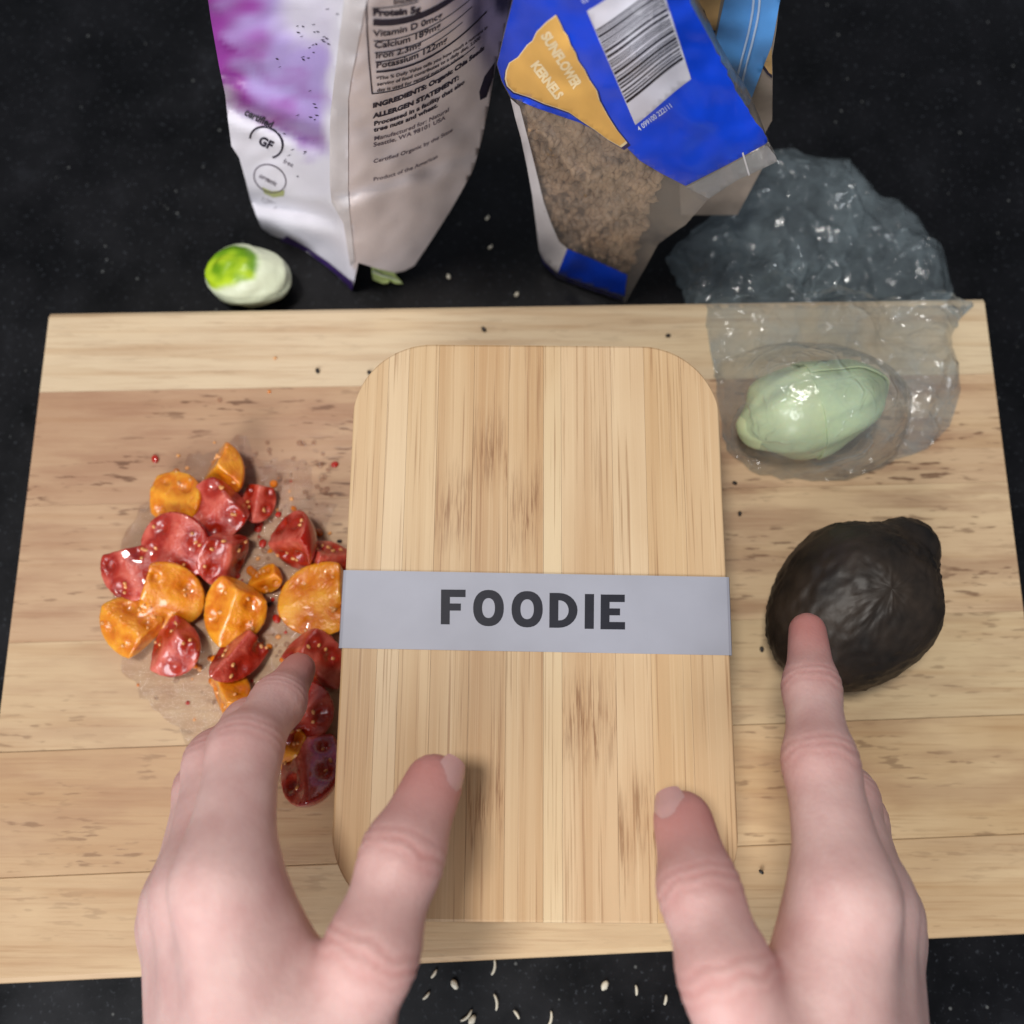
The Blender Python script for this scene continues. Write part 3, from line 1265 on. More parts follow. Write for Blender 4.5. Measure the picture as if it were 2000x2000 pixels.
# ================================================================== BLUE BAG OF KERNELS
def rbf(ctrl):
    C_ = np.array([(a, b) for a, b, _ in ctrl], dtype=float) / 200.0
    v = np.array([c for _, _, c in ctrl], dtype=float)
    n = len(C_)

    def k(r):
        return np.where(r > 1e-9, r * r * np.log(np.maximum(r, 1e-9)), 0)
    D = np.linalg.norm(C_[:, None] - C_[None], axis=2)
    A = np.zeros((n + 3, n + 3))
    A[:n, :n] = k(D) + np.eye(n) * 0.05
    A[:n, n] = 1
    A[:n, n + 1:] = C_
    A[n, :n] = 1
    A[n + 1:, :n] = C_.T
    w_ = np.linalg.solve(A, np.concatenate([v, [0, 0, 0]]))

    def f(px, py):
        q = np.array([px, py]) / 200.0
        r = np.linalg.norm(C_ - q, axis=1)
        return float(w_[:n] @ k(r) + w_[n] + w_[n + 1:] @ q)
    return f


def kernel_bag():
    g = rbf([(1064, 508, 19.5), (1222, 590, 17.45), (1089, 534, 18.7), (996, 186, 19.6), (1001, 0, 19.6), (1086, 150, 18.4), (1222, 278, 17.5),
             (1250, 100, 17.2), (1348, 6, 18.2), (1450, 196, 18.0), (1517, 313, 17.6), (1339, 363, 17.2), (1285, 477, 17.9), (1150, 380, 18.0),
             (1150, -120, 18.3), (1350, -160, 18.6), (1000, -200, 19.6)])

    def fy(px, py):
        wv = 0.16 * n3(px / 80.0, py / 60.0, 11.3) + 0.07 * n3(px / 30.0, py / 36.0, 2.3)
        q = (px - 1090) * 0.82 - (py - 210) * 0.57
        if py > 200:
            wv -= 0.22 * math.exp(-((px - 1040 - (py - 230) * 0.76) / 13.0) ** 2) * float(smooth01((400 - py) / 60.0))
            wv -= 0.2 * math.exp(-((px - 1190 + (py - 420) * 0.9) / 20.0) ** 2) * float(smooth01((py - 330) / 40.0))
        k = min(1.0, max(0.0, (575 - py) / 50.0))
        return g(px, py) + wv * k
    S = Surf(fy)
    root = empty('kernel_bag', PY(1150, 550, 18.5) * np.array([1, 1, 0]))
    tag(root, 'blue and clear bag of brown sunflower kernels with barcode, leaning on the counter', 'snack bag')
    right = [(1348, 6), (1370, 45), (1392, 85), (1410, 120), (1427, 155), (1449, 196), (1472, 230), (1493, 262), (1506, 290), (1518, 314)]
    rt = []
    random.seed(9)
    for (a, b), (c, d) in zip(right, right[1:]):
        for k in range(4):
            t = k / 4
            j = random.uniform(-2.2, 2.2) if b > 60 else 0
            rt.append((a + (c - a) * t + j, b + (d - b) * t - j * 0.4))
    body = [(1004, -240), (1003, -90), (1001, 0), (984, 63), (970, 126), (980, 160), (996, 190), (1006, 230), (1017, 268), (1030, 330), (1039, 379), (1047, 440), (1053, 489), (1062, 512), (1088, 542),
            (1150, 566), (1222, 591), (1243, 552), (1263, 518), (1285, 477), (1312, 457), (1339, 439), (1362, 413), (1382, 390), (1440, 352), (1497, 326), (1518, 314)]
    body += rt[::-1] + [(1346, -60), (1345, -240)]
    # kernels first: a packed layer just inside the film
    film, V = pillow('clear_body', S, body, M['clear'], root, 4.6, 12, 55)
    bk = [(1004, -240), (1003, -90), (1001, 0), (990, 63), (985, 126), (1010, 200), (1030, 270), (1050, 360), (1066, 440), (1075, 495), (1108, 520), (1215, 560), (1235, 515), (1262, 420), (1288, 330), (1345, 300), (1380, 150), (1335, -60), (1335, -240)]
    Sk = Surf(lambda a, b: fy(a, b) + 0.55)
    inner, _ = pillow('kernel_fill', Sk, bk, M['kernel'], root, 3.2, 14, 40)
    random.seed(21)
    kv = []
    win = [(1016, 205), (1133, 240), (1222, 284), (1250, 316), (1290, 338), (1262, 420), (1234, 512), (1212, 530), (1108, 486), (1090, 470), (1067, 410), (1040, 310)]
    def inside(x, y, pl):
        c = False
        for i in range(len(pl)):
            (x1, y1), (x2, y2) = pl[i], pl[i - 1]
            if (y1 > y) != (y2 > y) and x < (x2 - x1) * (y - y1) / (y2 - y1) + x1:
                c = not c
        return c
    while len(kv) < 620:
        x, y = random.uniform(1010, 1295), random.uniform(200, 535)
        if not inside(x, y, win):
            continue
        p = Sk.pt(x, y, random.uniform(0.02, 0.2))
        kv.append(ellipsoid(p, (0.38 * random.uniform(0.8, 1.1), 0.19, 0.13), rot_m(random.uniform(0, 6), random.uniform(0, 6), random.uniform(0, 6)), 6, 4))
    v, f = merge(kv)
    ob = part('kernels', v, f, m_plain('kernel_pieces', lin(160, 130, 100), 0.55, 0.2, 130), root)
    ob['kind'] = 'stuff'
    # pale left side of the bag
    decal('side_strip', S, [(997, 192), (1006, 230), (1017, 268), (1030, 330), (1039, 379), (1047, 440), (1053, 489), (1063, 510), (1089, 533), (1108, 486), (1092, 472), (1076, 435), (1062, 395), (1040, 305), (1015, 208)],
          M['side_white'], root, 0.04, 0.05, 12)
    # blue film panel with the torn edge
    blue = [(1004, -238), (1003, -90), (1002, 0), (986, 63), (971, 126), (980, 158), (998, 190), (1050, 212), (1133, 240), (1190, 268), (1222, 286), (1250, 314), (1290, 338), (1339, 363), (1420, 322), (1496, 281)]
    blue += [p for p in rt[::-1] if p[1] < 278] + [(1345, -60), (1344, -238)]
    decal('blue_panel', S, blue, M['blue'], root, 0.05, 0.05, 10)
    decal('clear_seal', S, [(1340, 366), (1420, 325), (1497, 284)] + [p for p in rt if p[1] > 284] + [(1517, 316), (1497, 326), (1440, 352), (1384, 388)], M['clear_seal'], root, 0.05, 0.04, 12)
    decal('seal_crease', S, [(1449, 299), (1452, 297), (1465, 342), (1462, 344)], M['side_white'], root, 0.085, 0.03, 12)
    # blue foot
    decal('blue_foot', S, [(1108, 486), (1150, 503), (1225, 537), (1222, 558), (1219, 580), (1150, 557), (1089, 535)], M['blue'], root, 0.06, 0.05, 10)
    decal('navy_foot', S, [(1054, 494), (1063, 511), (1088, 536), (1120, 549), (1215, 582), (1218, 589), (1150, 566), (1088, 543), (1060, 514)], M['navy'], root, 0.05, 0.05, 10)
    # badge
    bad = [(1086, 30), (1096, 50), (1100, 60), (1108, 70), (1114, 88), (1124, 104), (1128, 118), (1141, 136), (1150, 155), (1165, 177), (1170, 196), (1187, 227), (1203, 252), (1224, 278), (1212, 287), (1186, 272), (1162, 254), (1135, 236), (1111, 219), (1086, 210), (1064, 203), (1035, 190),
           (1004, 180), (991, 168), (987, 154), (989, 138), (995, 123), (1012, 112), (1030, 88), (1040, 80), (1048, 63), (1067, 44)]
    cx, cy = 1085, 150
    rim = [(cx + (x - cx) * 1.045 + 1.5, cy + (y - cy) * 1.03 + 2) for x, y in bad]
    decal('badge_outline', S, rim, M['navy'], root, 0.075, 0.03, 10)
    decal('badge_rim', S, [(cx + (x - cx) * 1.012, cy + (y - cy) * 1.01) for x, y in bad], M['cream_ink'], root, 0.09, 0.03, 10)
    bp_ = decal('badge', S, [(cx + (x - cx) * 0.985, cy + (y - cy) * 0.985) for x, y in bad], M['gold'], root, 0.105, 0.03, 10)
    text_on('badge_text', S, 'SUNFLOWER', (1056, 70), 20, M['cream_ink'], root, ang=math.radians(58), squeeze=0.92, bold=0.05, lift=0.125, taper=0.0012)
    text_on('badge_text', S, 'KERNELS', (1036, 128), 19, M['cream_ink'], root, ang=math.radians(53), squeeze=0.9, bold=0.05, lift=0.125, taper=0.001)
    # barcode label
    TL, TR, BR, BL = (1146, 19), (1283, -58), (1350, 155), (1241, 243)
    TR = (1281, -62)

    def q(s, t):                    # s down the label, t across
        wob = 3.0 * math.sin(t * 5.0 + 1.0) * (1 - s * 0.4)
        x = (TL[0] * (1 - t) + TR[0] * t) * (1 - s) + (BL[0] * (1 - t) + BR[0] * t) * s
        y = (TL[1] * (1 - t) + TR[1] * t) * (1 - s) + (BL[1] * (1 - t) + BR[1] * t) * s
        return (x, y + wob)
    lab = [q(0, t / 10) for t in range(11)] + [q(s / 8, 1) for s in range(1, 9)] + [q(1, t / 10) for t in range(9, -1, -1)] + [q(s / 8, 0) for s in range(7, 0, -1)]
    decal('barcode_label', S, lab, M['label_white'], root, 0.075, 0.03, 12)
    random.seed(1234)
    s0 = 0.17
    while s0 < 0.815:
        wd = random.choice([0.010, 0.010, 0.015, 0.015, 0.024])
        pl = [q(s0, t / 10) for t in range(0, 11)]
        pl2 = [q(s0 + wd, t / 10) for t in range(0, 11)]
        pl = [q(s0, 0.0 + 0.965 * t / 10 + 0.01) for t in range(11)]
        pl2 = [q(s0 + wd, 0.0 + 0.965 * t / 10 + 0.01) for t in range(11)]
        decal('bar', S, pl + pl2[::-1], M['bar_ink'], root, 0.09, 0.02, 30)
        s0 += wd + random.choice([0.012, 0.012, 0.016, 0.022])
    text_on('barcode_digits', S, '4 099100 222111', (1249, 257), 10, M['white_ink'], root, ang=math.radians(-36), squeeze=0.80, bold=0.01, lift=0.08, bend=lambda X: -1.5 * math.sin(X / 30))
    text_on('barcode_digits', S, '02', (1139, 8), 10, M['white_ink'], root, ang=math.radians(-32), squeeze=0.9, lift=0.08)


kernel_bag()


# ================================================================== ZIP BAG BEHIND
def zip_bag():
    S = Surf(lambda px, py: 21.2 + 0.2 * n3(px / 60.0, py / 50.0, 5) - (py / 400.0) * 0.5)
    root = empty('zip_bag', PY(1450, 240, 21.2) * np.array([1, 1, 0]))
    tag(root, 'tan zip bag with light blue zip strip, standing behind the blue kernel bag', 'zip bag')
    body = [(1330, -230), (1420, -236), (1528, -230), (1530, -100), (1523, 0), (1516, 60), (1508, 110), (1509, 150), (1508, 235), (1493, 262), (1488, 330), (1440, 420), (1330, 420), (1320, 200), (1325, 0)]
    pillow('body', S, body, M['zip_body'], root, 3.0, 16, 45)
    decal('tan_panel', S, [(1340, -220), (1410, -220), (1408, 0), (1398, 60), (1388, 60), (1376, 20), (1362, 0), (1345, -60)], M['tan_label'], root, 0.04, 0.03, 16)
    decal('tan_panel', S, [(1490, 124), (1507, 88), (1508, 146), (1502, 142), (1494, 130)], M['tan_label'], root, 0.04, 0.03, 10)
    decal('panel_edge', S, [(1488, 126), (1494, 130), (1502, 142), (1508, 147), (1508, 153), (1498, 145), (1490, 134)], M['ink'], root, 0.055, 0.03, 10)
    decal('panel_edge', S, [(1376, 20), (1388, 58), (1398, 60), (1395, 66), (1384, 62), (1371, 20)], M['ink'], root, 0.055, 0.03, 10)
    strip = [(1418, -220), (1528, -220), (1524, 0), (1521, 14), (1513, 60), (1507, 90), (1492, 127), (1476, 170), (1463, 206), (1448, 206), (1424, 150), (1396, 85), (1406, 40), (1415, 0)]
    decal('zip_strip', S, strip, M['zip_blue'], root, 0.10, 0.06, 12)
    for d in (0, 12):
        path = [(1474 + d, -215), (1473 + d, -60), (1470 + d, 20), (1458 + d, 80), (1440 + d, 150), (1436 + d, 180)]
        pts = [S.pt(x, y, 0.13) for x, y in smooth_poly(path, 4, False)]
        v, f = tube(pts, 0.045, 6)
        part('zip_rib', v, f, M['zip_white'], root)


zip_bag()


# ================================================================== CLEAR PRODUCE BAG AND LETTUCE
LETC = P(1592, 786, 4.6)


def lettuce():
    c = np.array([LETC[0], LETC[1], 0])

    LR3 = rot_m(0.0, 1.45, 0.25)

    def disp(x, y, z):
        a = math.atan2(y, x)
        d = 0.15 * n3(x * 1.5, y * 1.5, z * 1.5 + 3) + 0.02 * math.sin(a * 9 + 3 * z + 2 * n3(x * 2, y * 2, z)) * (1 - z * z)
        return d + 0.012 * n3(x * 5, y * 5, z * 5)
    V, F = ellipsoid((c[0], c[1], ZB + 1.95), (1.95, 1.85, 3.0), LR3, 64, 40, disp)
    V[:, 2] = np.maximum(V[:, 2], ZB + 0.06)
    root = empty('lettuce_head', (c[0], c[1], ZB))
    tag(root, 'rounded pale green lettuce chunk inside the clear plastic bag', 'lettuce')
    part('heart', V, F, M['lettuce'], root)
    # loose outer leaves wrapped over the heart
    random.seed(3)
    for k in range(4):
        a0 = [2.6, 3.7, 4.4, 1.9][k]
        Vl, Fl = [], []
        N = 14
        for i in range(N + 1):
            for j in range(N + 1):
                th = -0.3 + 1.9 * i / N
                ph = a0 + (j / N - 0.5) * 1.5
                x, y, z = math.sin(th) * math.cos(ph), math.sin(th) * math.sin(ph), math.cos(th)
                r = 1.01 + 0.012 * k + disp(x, y, z) + 0.02 * math.sin(ph * 9 + k) * (i / N)
                q3 = LR3 @ np.array([x * r * 1.95, y * r * 1.87, z * r * 3.0])
                Vl.append((c[0] + q3[0], c[1] + q3[1], max(ZB + 0.1, ZB + 1.95 + q3[2])))
        for i in range(N):
            for j in range(N):
                q = i * (N + 1) + j
                Fl.append([q, q + N + 1, q + N + 2, q + 1])
        top = np.array(Vl)
        bot = top - (top - np.array([c[0], c[1], ZB + 2.0])) * 0.03
        sheet('leaf', top, bot, Fl, M['lettuce'], root)


lettuce()


def produce_bag():
    root = empty('produce_bag', (LETC[0] + 1, LETC[1] + 4, 0))
    tag(root, 'crumpled clear plastic produce bag spread over the counter and board corner', 'plastic bag')
    outp = [(1322, 455), (1332, 478), (1340, 500), (1352, 520), (1361, 540), (1354, 566), (1372, 580), (1384, 600), (1390, 680), (1404, 770), (1416, 845), (1436, 890), (1490, 922), (1560, 932), (1660, 932),
            (1760, 896), (1840, 850), (1885, 760), (1868, 650), (1920, 560), (1880, 430), (1815, 345), (1760, 320), (1700, 255), (1630, 244), (1560, 226), (1515, 250), (1490, 290), (1440, 345), (1385, 392), (1345, 420)]
    outp = smooth_poly(outp, 3)
    random.seed(31)
    poly = []
    for x, y in outp:
        p = P(x + random.uniform(-4, 4), y + random.uniform(-4, 4), 2.4)
        poly.append((p[0], p[1]))
    V, F, B = patch2d(poly, 0.26)
    V[~B] += np.random.RandomState(6).uniform(-0.095, 0.095, V[~B].shape)
    d = dist_poly(V, poly)
    d[B] = 0
    yedge = P(1400, 588, ZB)[1]
    Tz, Bz = [], []
    for (x, y), dd in zip(V, d):
        on = smooth01((yedge + 0.6 - y) / 0.9)
        base = 0.06 + (ZB + 0.03) * float(on)
        k = 1 - math.exp(-dd / 0.7)
        e = math.hypot((x - LETC[0] + 0.35) / 3.9, (y - LETC[1] + 0.1) / 2.5)
        wx, wy = x + 0.8 * n3(x * 0.5, y * 0.5, 2), y + 0.8 * n3(x * 0.5, y * 0.5, 7)
        cr = 0.0
        for sc_, amp in ((0.30, 1.5), (0.75, 0.55), (1.7, 0.18)):
            ds = noise.voronoi(Vector((wx * sc_, wy * sc_ * 0.8, sc_ * 5)))[0]
            cr += amp * (ds[1] - ds[0]) * 1.1
            cr += amp * 0.5 * (1 - 2 * abs(n3(wx * sc_ * 1.3, wy * sc_, sc_ * 7)))
        calm = 0.25 + 0.75 * float(smooth01((e - 0.9) / 0.8))
        z = base + k * (0.25 + cr * 0.95 * calm)
        dome = (ZB + 4.6 - base) * (math.sqrt(max(0.0, 1 - (e * 0.80) ** 2)) if e < 1.25 else 0.0)
        kd = 1 - math.exp(-dd / 0.3)
        z = max(z, base + dome * kd + 0.22 * cr * k)
        Tz.append(max(z, base + 0.03))
        Bz.append(base)
    top = np.column_stack([V, Tz])
    bot = np.column_stack([V, Bz])
    F3 = []
    for f in F:
        if len(f) == 4:
            F3 += ([[f[0], f[1], f[2]], [f[0], f[2], f[3]]] if random.random() < 0.5 else [[f[1], f[2], f[3]], [f[1], f[3], f[0]]])
        else:
            F3.append(f)
    o = part('film', top, F3, M['produce_film'], root, smooth=False)
    recalc(o)
    o.data.polygons.foreach_set('use_smooth', [True] * len(o.data.polygons))
    o.data.set_sharp_from_angle(angle=math.radians(22))
    o2 = part('under_film', bot, F, M['produce_film'], root)


produce_bag()


# ================================================================== CUT VEGETABLE, LEAF SCRAP
def cut_vegetable():
    c = P(487, 545, 1.9)
    c[1] = max(c[1], 18.6)
    c = PY(487, 546, 18.8)
    c[2] = 1.75
    c = P(484, 550, 1.45) + np.array([0, 0.25, 0])
    root = empty('cut_vegetable', (c[0], c[1], 0))
    tag(root, 'cut vegetable end with white rim and bright green middle beside the white pouch', 'vegetable')
    ax = np.array([-0.42, -0.05, 0.9])
    ax /= np.linalg.norm(ax)

    def d(x, y, z):
        a_ = math.acos(max(-1, min(1, x * ax[0] + y * ax[1] + z * ax[2])))
        return 0.07 * n3(x * 1.5, y * 1.5, z * 1.5 + 8) + 0.018 * math.sin(a_ * 13 + 2 * n3(x * 2, y * 2, z * 2)) + 0.02 * n3(x * 6, y * 6, z * 6) - 0.10 * float(smooth01((0.75 - a_) / 0.6))
    V, F = ellipsoid((0, 0, 0), (1, 1, 1), None, 72, 48)
    U = V.copy()
    V = np.array([v * (1 + d(*v)) for v in V]) * np.array([1.95, 1.32, 1.45]) + c
    V[:, 2] = np.maximum(V[:, 2], 0.03)
    ob = part('cut_face', V, F, M['veg'], root)
    cols = []
    for x, y, z in U:
        a_ = math.acos(max(-1, min(1, x * ax[0] + y * ax[1] + z * ax[2]))) + 0.22 * n3(x * 2.2, y * 2.2, z * 2.2 + 5)
        m = float(smooth01((0.98 - a_) / 0.22))
        yl = float(smooth01(0.5 + 0.9 * n3(x * 2.6 + 3, y * 2.6, z * 2.6) - 0.5 * y - 0.3 * z))
        gr = np.array(lin(104, 150, 8)[:3]) * (1 - yl) + np.array(lin(178, 206, 34)[:3]) * yl
        cols.append(np.array(lin(214, 220, 190)[:3]) * (1 - m) + gr * m)
    ptcolor(ob, cols)


cut_vegetable()


def leaf_scrap():
    poly = [(725, 520), (728, 545), (738, 549), (748, 553), (758, 552), (762, 547), (772, 553), (786, 553), (775, 540), (765, 528), (750, 520)]
    V, F, B = patch2d(poly, 6)
    top = np.array([P(x, y, 0.25 + 0.12 * n3(x / 12, y / 12)) for x, y in V])
    bot = top - np.array([0, 0, 0.08])
    root = empty('leaf_scrap', P(755, 540, 0))
    tag(root, 'small ragged pale green leaf scrap at the foot of the white pouch', 'leaf scrap')
    sheet('blade', top, bot, F, M['leaf'], root)
    pts = [P(x, y, 0.33) for x, y in ((728, 530), (745, 538), (765, 543), (782, 551))]
    v, f = tube(pts, [0.05, 0.045, 0.035, 0.02], 6)
    part('rib', v, f, M['veg_white'], root)


leaf_scrap()


# ================================================================== AVOCADO
def avocado():
    c = P(1682, 1165, ZB + 2.6)
    root = empty('avocado', (c[0], c[1], ZB))
    tag(root, 'dark brown rounded avocado lying on the board by the right hand fingertips', 'avocado')
    d = lambda x, y, z: 0.02 * n3(x * 10, y * 10, z * 10) + 0.022 * abs(n3(x * 19, y * 19, z * 19)) - 0.20 * smooth01((y - 0.05) / 0.75) + 0.12 * smooth01((y - 0.8) / 0.2)
    V, F = ellipsoid(c, (2.95, 4.1, 2.58), rot_m(0, 0, -0.8), 120, 80, d)
    V[:, 2] = np.maximum(V[:, 2], ZB + 0.03)
    part('peel', V, F, M['avocado'], root)
    R = rot_m(0, 0, -0.8)
    s = c + R @ np.array([0, 3.72, 0])
    V, F = ellipsoid(s, (0.28, 0.22, 0.28), R, 12, 8)
    part('stem', V, F, M['avo_stem'], root)


avocado()


# ================================================================== TOMATOES
def tomato(kind, px, py, size, rot, wedge, label, hz=0.5, group=None):
    """a chopped tomato piece: skin on the outside, wet flesh and gel on the cuts, seeds"""
    R = size
    rs = np.random.RandomState(int(px * 7 + py))
    random.seed(int(px * 7 + py))
    c0 = P(px, py, ZB + R * hz)
    rotm = rot_m(*rot)
    hf = wedge / 2
    h = R * 0.062
    g = np.arange(-1.25 * R, 1.25 * R + h, h)
    X, Y, Z = np.meshgrid(g, g, g, indexing='ij')
    ph = rs.uniform(0, 6.28, 12)

    def wob(x, y, z, f, k):
        return (np.sin(x * f + ph[k]) * np.sin(y * f * 1.13 + ph[k + 1]) + np.sin(y * f * 0.9 + z * f * 0.7 + ph[k + 2]) + np.sin(z * f * 1.2 + x * f * 0.4 + ph[k + 3])) / 3
    ex = rs.uniform(0.9, 1.08, 3) * np.array([1, 1, 1.08])
    rr = np.sqrt((X / ex[0]) ** 2 + (Y / ex[1]) ** 2 + (Z / ex[2]) ** 2)
    ds = rr - R * (1 + 0.035 * wob(X, Y, Z, 2.4 / R, 0))
    wv = 0.025 * R * wob(X, Y, Z, 4.5 / R, 4) + 0.012 * R * wob(X, Y, Z, 11 / R, 2)
    n1 = -math.sin(hf) * X + math.cos(hf) * Y + wv
    n2 = -math.sin(hf) * X - math.cos(hf) * Y - wv * 0.8
    dc = np.maximum(n1, n2)
    zc = rs.choice([-1, 1]) * Z - R * rs.uniform(0.45, 0.85) + 0.25 * Y * rs.uniform(-1, 1) + wv
    dc = np.maximum(dc, zc)
    # seed chambers hollow the cut faces
    cav = []
    for sgn in (-1, 1):
        for zz in (-0.38, 0.40):
            q = np.array([math.cos(hf) * 0.50, sgn * math.sin(hf) * 0.50, zz + rs.uniform(-0.08, 0.08)]) * R
            q[:2] += rs.uniform(-0.05, 0.05, 2) * R
            cav.append((q, R * rs.uniform(0.25, 0.32)))
    dcav = np.full_like(X, 9.0)
    for q, r in cav:
        dcav = np.minimum(dcav, np.sqrt(((X - q[0]) / 1.0) ** 2 + ((Y - q[1]) / 1.0) ** 2 + ((Z - q[2]) / 1.25) ** 2) - r)
    k = 0.07 * R
    D = -smin(-ds, -dc, k)
    D = -smin(-D, dcav + 0.17 * R, 0.12 * R)
    V, F = snet(D, (g[0],) * 3, h)
    vr = np.sqrt((V[:, 0] / ex[0]) ** 2 + (V[:, 1] / ex[1]) ** 2 + (V[:, 2] / ex[2]) ** 2)
    isskin = vr > R * 0.955
    dv = np.full(len(V), 9.0)
    for q, r in cav:
        dv = np.minimum(dv, np.sqrt((V[:, 0] - q[0]) ** 2 + (V[:, 1] - q[1]) ** 2 + ((V[:, 2] - q[2]) / 1.25) ** 2) - r)
    gel = np.clip(1 - (dv + 0.02 * R) / (0.14 * R), 0, 1)
    fs = [f for f in F if sum(isskin[i] for i in f) >= 3]
    ff = [f for f in F if sum(isskin[i] for i in f) < 3]

    def sub(fl):
        ids = sorted({i for f in fl for i in f})
        mp = {q: i for i, q in enumerate(ids)}
        return ids, [[mp[i] for i in f] for f in fl]
    Wv = V @ rotm.T
    ctr = (Wv.max(0) + Wv.min(0)) / 2
    shift = np.array([c0[0] - ctr[0], c0[1] - ctr[1], ZB + 0.02 - Wv[:, 2].min()])
    Wv = Wv + shift
    root = empty('tomato_wedge', (c0[0], c0[1], ZB))
    tag(root, label, 'tomato', group)
    ids, f_ = sub(fs)
    part('skin', Wv[ids], f_, M['skin_' + kind], root)
    ids, f_ = sub(ff)
    ob = part('flesh', Wv[ids], f_, M['flesh_' + kind], root)
    ptcolor(ob, np.column_stack([gel[ids]] * 3), 'gel')
    sd = []
    inside = np.where((gel > 0.97) & ~isskin)[0]
    for i in (rs.choice(inside, min(len(inside), 6), replace=False) if len(inside) else []):
        sd.append(ellipsoid(Wv[i], (0.115, 0.075, 0.065), rot_m(rs.uniform(0, 6), rs.uniform(0, 6), rs.uniform(0, 6)), 8, 6))
    if sd:
        v, f = merge(sd)
        ob = part('seeds', v, f, M['tseed'], root)
        ob['kind'] = 'stuff'
    return root


H = math.pi
GT = 'cut tomatoes piled on the board'
TOM = [
    # kind, px, py, R, rot(rx,ry,rz), wedge, label
    ('red', 574, 1055, 1.51, (0.25, 0.75, 0.3), H * 0.62, 'large red tomato half, topmost of the pieces near the lid'),
    ('red', 650, 1095, 1.10, (0.1, 2.3, 0.2), H * 0.6, 'small red tomato bit half tucked against the lid above the grey band'),
    ('red', 428, 1000, 1.45, (0.3, 1.3, 0.9), H * 0.9, 'red tomato piece with wet seeds under the topmost orange one'),
    ('red', 442, 1096, 1.33, (0.9, 0.5, 2.4), H * 0.7, 'red tomato wedge left of the large red half'),
    ('red', 470, 1278, 1.45, (0.2, 1.9, 1.2), H * 0.5, 'red tomato wedge pointing at the left index fingertip'),
    ('red', 613, 1288, 1.42, (-0.3, 0.8, 1.9), H * 0.55, 'red tomato wedge between the left fingertip and the lid'),
    ('red', 590, 1395, 1.33, (0.4, 1.6, 1.1), H * 0.7, 'dark shaded red tomato piece just right of the left index finger'),
    ('red', 612, 1500, 1.51, (0.2, 2.2, 2.1), H * 0.75, 'shaded red tomato piece nearest the thumb of the left hand'),
    ('orange', 440, 918, 1.33, (0.1, 0.6, 0.4), H * 0.6, 'orange tomato piece at the far end of the pile'),
    ('orange', 615, 1172, 1.53, (0.2, 1.45, 0.5), H * 0.85, 'large orange tomato half beside the end of the grey band'),
    ('orange', 462, 1196, 1.45, (0.3, 1.2, 1.5), H * 0.7, 'orange tomato half above the pointing red wedge'),
    ('orange', 450, 1350, 1.22, (0.2, 2.1, 2.5), H * 0.5, 'small orange tomato wedge beneath the left index knuckle'),
    ('orange', 555, 1462, 1.10, (0.39, 1.13, 0.2), H * 0.7, 'shaded orange tomato piece under the left index finger'),
    ('red', 505, 985, 0.95, (0.6, 1.4, 2.0), H * 0.6, 'small dark red tomato scrap tucked behind the large red half'),
    ('orange', 520, 1130, 0.75, (0.2, 1.2, 0.6), H * 0.6, 'tiny orange tomato scrap in the wet middle of the pile'),
    # the pile goes on to the left
    ('red', 352, 1072, 1.45, (0.06, 1.28, 1.2), H * 0.9, 'red tomato half in the middle of the outer pile'),
    ('orange', 338, 1165, 1.39, (-0.48, 0.99, 2.2), H * 0.9, 'orange tomato half in the middle of the outer pile'),
    ('red', 345, 1262, 1.39, (-0.36, 1.08, 0.4), H * 0.7, 'red tomato wedge below the outer orange half'),
    ('orange', 350, 975, 1.28, (0.5, 1.26, 0.2), H * 0.8, 'orange tomato wedge above the outer red half'),
    ('red', 262, 1120, 1.33, (-0.32, 1.42, 1.7), H * 0.9, 'outermost red tomato half of the pile'),
    ('orange', 262, 1225, 1.28, (0.3, 1.64, 2.8), H * 0.7, 'outermost orange tomato wedge of the pile'),
]
for a in TOM:
    tomato(a[0], a[1], a[2], a[3], a[4], a[5], a[6], group=GT)


def juice():
    raw = smooth_poly([(440, 880), (520, 890), (590, 905), (620, 960), (650, 1020), (655, 1150), (650, 1330), (645, 1400), (600, 1500), (520, 1540), (400, 1480), (300, 1380), (230, 1280), (215, 1120), (300, 960), (380, 890)], 8)
    poly = []
    for x, y in raw:
        q = 1 + 0.13 * n3(x / 45, y / 45, 3) + 0.06 * n3(x / 15, y / 15, 8)
        x, y = 440 + (x - 440) * q, 1200 + (y - 1200) * q
        p = P(min(x, 668), y, ZB)
        poly.append((p[0], p[1]))
    V, F, B = patch2d(poly, 0.2)
    d = dist_poly(V, poly)
    z = []
    for (x, y), dd in zip(V, d):
        k = 1 - math.exp(-dd / 0.25)
        z.append(ZB + 0.008 + k * (0.05 * max(0, n3(x * 1.1, y * 1.1, 4) + 0.25) + 0.05 * max(0, n3(x * 3.5, y * 3.5, 9))))
    top = np.column_stack([V, z])
    bot = np.column_stack([V, np.full(len(V), ZB + 0.004)])
    root = empty('tomato_juice', (-10, 2, ZB))
    tag(root, 'wet shiny tomato juice and pulp specks spread on the board under the pieces', 'juice', kind='stuff')
    recalc(part('film', top, F, M['juice'], root))
    random.seed(77)
    for nm, m, cnt, sz in (('droplets', M['drop'], 170, 0.10), ('red_pulp', M['gel_red'], 60, 0.15), ('orange_pulp', M['gel_orange'], 60, 0.15), ('loose_seeds', M['tseed'], 60, 0.09)):
        out = []
        for k in range(cnt):
            x, y = random.gauss(500, 95), random.gauss(1150, 150)
            if nm == 'droplets' and k % 3 == 0:
                x, y = random.uniform(470, 650), random.uniform(860, 1010)
            if x > 655:
                continue
            r = sz * random.uniform(0.35, 1.3)
            c = P(x, y, ZB + r * 0.35)
            out.append(ellipsoid(c, (r * random.uniform(0.8, 1.4), r, r * 0.5), rot_m(0, 0, random.uniform(0, 3)), 9, 6))
        v, f = merge(out)
        o = part(nm, v, f, m, root)
        o['kind'] = 'stuff'


juice()


